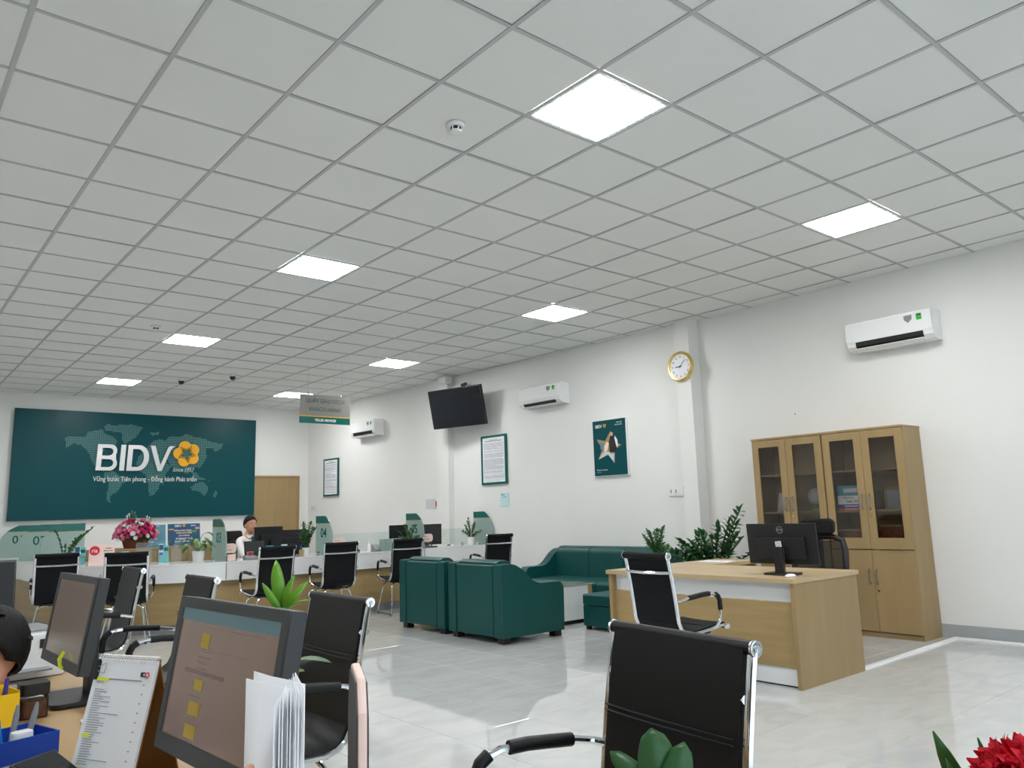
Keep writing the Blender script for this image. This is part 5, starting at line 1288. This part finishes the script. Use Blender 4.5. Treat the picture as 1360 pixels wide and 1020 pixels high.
ln = MB(); rr = random.Random(2); z = hyp-.045
while z > .045:
    z -= .0044 + (.009 if rr.random() < .16 else 0); ln.box(-CW+.012, -CW+.012+rr.choice((.02, .026, .035, .048, .08 if rr.random() < .3 else .03)), -.0068, -.0062, z, z+.0011, mtx=mA)
for k in range(11): z = hyp-.05-.017*k; ln.box(CW-.024, CW-.020, -.0068, -.0062, z, z+.0022, mtx=mA)
ln.box(-CW+.012, CW-.03, -.0068, -.0062, hyp-.043, hyp-.0405, mtx=mA); stuff(ln.build('printed_text', 'ink_light', cal))
for (x0, x1, z_) in ((-CW+.012, -CW+.045, hyp-.043), (-CW+.010, -CW+.030, hyp-.148), (-CW+.008, -CW+.050, hyp-.208)): MB().box(x0, x1, -.0075, -.0069, z_-.003, z_+.003, mtx=mA).build('highlight', 'hi', cal)
o = text('IC', .012, 'ink', cal, 'logo_letters', bold=.0004); o.matrix_local = mA @ Matrix.Translation((CW-.03, -.0072, hyp-.030)) @ Matrix.Rotation(PI/2, 4, 'X')
rgp = [[(.0055*math.cos(R(a)), .0055*math.sin(R(a))) for a in range(0, 360, 30)], [(.0035*math.cos(R(a)), .0035*math.sin(R(a))) for a in range(0, 360, 30)]]
o = shape2d('logo_ring', rgp, 'red', .0004, cal); o.matrix_local = mA @ Matrix.Translation((CW-.018, -.0072, hyp-.030)) @ Matrix.Rotation(PI/2, 4, 'X')
MB().box(-CW-.002, -CW+.012, -.009, .008, hyp-.045, hyp-.005, mtx=mA).build('binder_clip', 'blk', cal, bevel=.002)
MB().tube([mA @ Vector(p) for p in [(-CW+.01, -.009, hyp-.02), (-CW+.03, -.010, hyp-.012), (-CW+.032, -.010, hyp-.02), (-CW+.03, -.010, hyp-.032), (-CW+.01, -.009, hyp-.028)]], .0009, 5).build('clip_wire', 'steel', cal)

# upright papers with a hand on them
pp = thing('paper_stack', 'upright bundle of white papers in front of the near monitor', 'papers', (0, 0, 0))
shts = [([(-.634, -2.768), (-.630, -2.81), (-.624, -2.85), (-.618, -2.886)], 1.072), ([(-.622, -2.762), (-.620, -2.81), (-.614, -2.85), (-.611, -2.884)], 1.078)]
for k in range(8):
    f = k/7; e = (-.655+.028*f, -2.902-.012*f-.003*(k % 2)); sp = (-.592-.008*(1-f), -2.812-.004*f)
    shts.append(([e, ((e[0]*.6+sp[0]*.4)-.003*(1-f), (e[1]*.6+sp[1]*.4)), sp], 1.062+.014*f+.003*(k % 3)))
for pth, zt in shts:
    vs = []
    for x_, y_ in pth: vs += [(x_, y_, .7464), (x_, y_, zt)]
    o = MB().add(vs, [(2*i, 2*i+2, 2*i+3, 2*i+1) for i in range(len(pth)-1)]).build('sheet', 'paper', pp, smooth=True); solid(o, .0008)
N_ = {}; E_ = []; N_['el'] = ((-.86, -3.14, .86), .036); N_['fore'] = ((-.78, -3.02, .90), .030); N_['wrist'] = ((-.725, -2.935, .925), .024); E_ += [('el', 'fore'), ('fore', 'wrist')]
hand_nodes(N_, E_, N_['wrist'][0], (.42, .66, .30), (.05, -.35, -.9), None, .95, '', .30, down=(.75, -.35, 0))
hd_ = thing('person', 'hand of a person, bare skin, holding the upright papers at the lower edge', 'person', (-.008, .0, -.012))
joinmesh([skinned(N_, E_, 'wrist')], .004, 'hand', 'skin', hd_)
SN = {'el': (N_['el'][0], .05), 'fore': (N_['fore'][0], .043)}; joinmesh([skinned(SN, [('el', 'fore')], 'el', 2)], 0, 'sleeve', 'navy', hd_)

# pink edged stand seen edge on
st = thing('photo_stand', 'upright stand with a pink edge seen edge on right of the papers', 'sign stand', (-.530, -2.868, DZ), 66)
out = [(-.07, 0), (.07, 0), (.07, .27), (.06, .30), (.045, .335), (.03, .338), (-.05, .335), (-.07, .30)]
MB().prism(out, -.001, .009, 'y').build('edge_board', 'pinkpaper', st, bevel=.003); MB().prism([(p[0]*.93, p[1]*.97+.004) for p in out], -.0032, -.0012, 'y').build('picture', 'dgrey', st)
MB().prism([(p[0]*.93, p[1]*.97+.004) for p in out], .0092, .011, 'y').build('picture', 'dgrey', st)
MB().box(-.06, .06, -.03, .04, 0, .006).build('foot', 'pinkpaper', st, bevel=.002)

# pen holders, jar, phone, papers
t = thing('pen_holder', 'yellow card box with pens standing at the left edge of the desk', 'pen holder', (-.735, -1.37, DZ), 10)
b_ = MB(); b_.box(-.055, .055, -.05, -.048, 0, .115).box(-.055, .055, .048, .05, 0, .125).box(-.055, -.053, -.048, .048, 0, .12).box(.053, .055, -.048, .048, 0, .12).box(-.055, .055, -.048, .048, 0, .002); b_.build('box', 'yellow', t)
for x, y, mt in ((-.02, 0, 'purple'), (.012, .01, 'greenpen'), (.03, -.02, 'purple'), (-.035, .02, 'greenpen')): MB().tube([(x*.6, y, .006), (x, y*1.3, .12), (x*1.05, y*1.4, .15)], [.0055, .006, .0045], 8).build('pen', mt, t, smooth=True)
t = thing('glass_jar', 'small clear jar with a black lid and brown contents on the desk', 'jar', (-.60, -1.14, DZ), 0)
MB().rbox(-.035, .035, -.035, .035, .001, .060, .014).build('glass_body', 'glass', t); MB().rbox(-.031, .031, -.031, .031, .003, .045, .012).build('contents', 'basket', t); MB().rbox(-.037, .037, -.037, .037, .0605, .092, .016).build('lid', 'blk', t, bevel=.003)
t = thing('pen_tray', 'blue and white desk organizer with blue pens at the lower left corner', 'pen holder', (-.755, -1.75, DZ), 16)
MB().rbox(-.085, .085, -.06, .06, .0, .045, .03).build('white_base', 'gloss_white', t, bevel=.003)
b_ = MB(); b_.box(-.09, .09, -.065, -.062, .046, .092).box(-.09, .09, .062, .065, .046, .092).box(-.09, -.087, -.062, .062, .046, .092).box(.087, .09, -.062, .062, .046, .092).box(-.087, .087, -.062, .062, .046, .05); b_.build('blue_tray', 'blue', t)
for x, y, mt, dx in ((-.03, .0, 'bluepen', -.008), (-.008, .01, 'bluepen', -.004), (.006, .0, 'bluepen', -.01), (.03, .02, 'mgrey', .012), (.055, .01, 'mgrey', .02)):
    MB().tube([(x, y, .052), (x+dx, y+.005, .12), (x+dx*1.2, y+.006, .142)], [.006, .0065, .003], 8).build('pen', mt, t, smooth=True)
MB().rbox(.01, .05, -.045, -.015, .0505, .10, .01).build('correction_roller', 'gloss_white', t, bevel=.005)
MB().rbox(-.075, -.03, -.05, -.02, .0505, .095, .01).build('eraser', 'hi', t, bevel=.004)
t = thing('phone', 'black smartphone leaning face up in front of the blue organizer', 'phone', (-.70, -1.99, DZ), 35)
m_ = Matrix.Translation((0, 0, .055)) @ Matrix.Rotation(R(28), 4, 'X')
MB().box(-.05, .05, -.055, .055, 0, .009, mtx=m_).build('case', 'blk', t, bevel=.004); MB().box(-.045, .045, -.05, .05, .0092, .0098, mtx=m_).build('screen', 'tv', t); MB().prism([(-.04, 0), (.05, 0), (.05, .072), (.03, .068), (-.04, .03)], -.03, .03, 'x').build('stand', 'blk', t)
t = thing('paper_pile', 'low pile of white papers beside the second monitor', 'papers', (-.645, -.94, DZ), 8)
rr = random.Random(9)
for k in range(8): MB().box(-.08, .08, -.10, .10, 0, .0028).build('sheet', 'paper', t, loc=(rr.uniform(-.006, .006), rr.uniform(-.006, .006), .0005+.0031*k), rot=(0, 0, rr.uniform(-.1, .1)))
tag(MB().box(-.05, .05, -.075, .075, 0, .018).build('notebook', 'mgrey', None, bevel=.003, loc=(-.63, -.93, DZ+.0265), rot=(0, 0, .3)), 'grey notebook lying on the low pile of white papers', 'notebook')
pn = thing('pen', 'white pen lying on the desk between the jar and the calendar', 'pen', (-.45, -1.32, DZ+.0052), 12)
MB().tube([(-.07, 0, 0), (.055, 0, 0), (.068, 0, 0)], [.0048, .0048, .0015], 8).build('barrel', 'white', pn, smooth=True); MB().box(-.068, -.03, -.001, .001, .004, .007).build('clip', 'steel', pn)
t = thing('printer', 'white office printer on the second desk behind the second monitor', 'printer', (-.60, -.36, DZ), 4)
MB().rbox(-.19, .19, -.16, .16, .0, .15, .03).build('body', 'gloss_white', t, bevel=.01); MB().box(-.16, .16, -.10, .13, .1505, .158).build('scanner_lid', 'mgrey', t, bevel=.003); MB().box(-.13, .13, -.22, -.155, .03, .036).build('paper_tray', 'mgrey', t); MB().box(.10, .16, -.163, -.1601, .10, .13).build('control_panel', 'blk', t)
t = thing('clear_organizer', 'clear plastic organizer standing beside the white printer', 'organizer', (-.66, -.64, DZ), 0)
b_ = MB(); b_.box(-.04, .04, -.03, -.028, 0, .17).box(-.04, .04, .028, .03, 0, .17).box(-.04, -.038, -.028, .028, 0, .17).box(.038, .04, -.028, .028, 0, .17); b_.build('walls', 'glass', t); MB().box(-.02, .02, -.015, .015, .0, .14).build('contents', 'paper_grey', t)
cbl = tag(MB().tube(bez((-.86, -.60, .75), (-.80, -.60, 1.02), (-.72, -.60, .86), 8), .004, 6).build('cable', 'white', None, smooth=True), 'white looped cable beside the third monitor', 'cable')
t = thing('black_box', 'black router box on the desk behind the person at the left edge', 'box', (-.80, -.78, DZ), 12)
MB().box(-.09, .09, -.06, .06, 0, .05).build('body', 'blk', t, bevel=.006); MB().box(-.09, .09, -.062, -.0601, .02, .03).build('vent', 'dgrey', t)

# plants by the near edge
t = thing('potted_plant', 'bright green broad leafed plant behind the near monitor', 'potted plant', (-.312, -2.05, DZ), 0)
MB().lathe([(.035, 0), (.038, .005), (.048, .085), (.05, .09), (.043, .09), (.042, .07)], 0, 0, 22).build('pot', 'white', t, smooth=True); MB().lathe([(.042, .07), (.02, .076)], 0, 0, 14).build('soil', 'soil', t)
MB().tube([(0, 0, .07), (.01, -.02, .2), (.015, -.05, .34)], .004, 6).build('stem', 'stem', t)
for b, e, wd, mt in (((.015, -.05, .33), (.006, -.035, .432), .028, 'leaf2'), ((.015, -.05, .33), (.032, -.075, .40), .015, 'leaf2'), ((.015, -.05, .32), (-.022, -.030, .385), .016, 'leaf2'), ((.015, -.05, .32), (.058, -.085, .385), .018, 'leaf2'), ((.015, -.05, .31), (.060, -.09, .345), .034, 'leaf2'), ((.015, -.05, .30), (-.02, -.10, .335), .035, 'leaf'), ((.01, -.03, .25), (-.02, .02, .31), .03, 'leaf'), ((.01, -.03, .19), (.10, -.115, .213), .050, 'leaf'), ((.01, -.03, .16), (.05, -.09, .20), .05, 'leaf2'), ((.01, -.02, .2), (.06, .04, .25), .045, 'leaf')):
    mb = MB(); leaf(mb, b, e, wd, .12, .25, 8, up=(-.55, -.8, .3) if e[2] > .37 else None); solid(mb.build('leaf', mt, t, smooth=True))
t = thing('potted_plant', 'round leafed dark green plant at the bottom edge before the nearest chair', 'potted plant', (-.335, -3.17, DZ), 0)
MB().lathe([(.035, 0), (.038, .005), (.048, .085), (.05, .09), (.043, .09), (.042, .07)], 0, 0, 22).build('pot', 'white', t, smooth=True); MB().lathe([(.042, .07), (.02, .076)], 0, 0, 14).build('soil', 'soil', t)
MB().tube([(0, 0, .07), (0, 0, .215)], .004, 6).build('stem', 'stem', t)
for b, e, wd in (((0, 0, .205), (-.006, .006, .285), .044), ((0, 0, .21), (-.040, .036, .262), .024), ((0, .0, .195), (.014, -.022, .272), .034), ((0, 0, .17), (.05, .03, .20), .04), ((0, 0, .15), (-.05, -.03, .18), .04)):
    mb = MB(); leaf(mb, b, e, wd, .10, .12, 11, up=(-.62, -.72, .25), blunt=.5); solid(mb.build('leaf', 'leaf3', t, smooth=True))
t = thing('flower_pot', 'red flower and long blade leaves at the lower right corner', 'flower arrangement', (-.25, -3.51, DZ), 0)
MB().lathe([(.03, 0), (.034, .004), (.045, .11), (.047, .115), (.04, .115), (.038, .09)], 0, 0, 22).build('vase', 'white', t, smooth=True)
for b, e, wd, bn in (((-.01, .01, .13), (-.040, .071, .322), .024, -.10), ((-.01, .01, .13), (-.034, .066, .300), .018, -.08), ((.0, .0, .13), (-.028, .040, .320), .014, -.10), ((0, 0, .12), (.07, .0, .28), .02, -.1)):
    mb = MB(); leaf(mb, b, e, wd, bn, .25, 10, up=(-.5, -.2, .1)); solid(mb.build('blade_leaf', 'leaf', t, smooth=True))
MB().tube([(0, 0, .1), (-.012, .002, .26)], .004, 6).build('stem', 'stem', t)
rr = random.Random(4); fc = Vector((-.024, .004, .288))
mb = MB(); mb.sphere(fc, .030, 1, 1, .85, 16, 10)
for k in range(420):
    zf = 1-1.5*(k+.5)/420; a_ = k*2.39996; rd = math.sqrt(max(0, 1-zf*zf)); d_ = Vector((rd*math.cos(a_), rd*math.sin(a_), zf*.85)); tz = Vector((rr.uniform(-1, 1), rr.uniform(-1, 1), rr.uniform(-1, 1)))*.006
    leaf(mb, fc+d_*.026, fc+d_*.043+tz, .011, .15, .3, 3, up=(rr.uniform(-1, 1), rr.uniform(-1, 1), rr.uniform(-1, 1)))
stuff(mb.build('red_petals', 'redflower', t))
#END
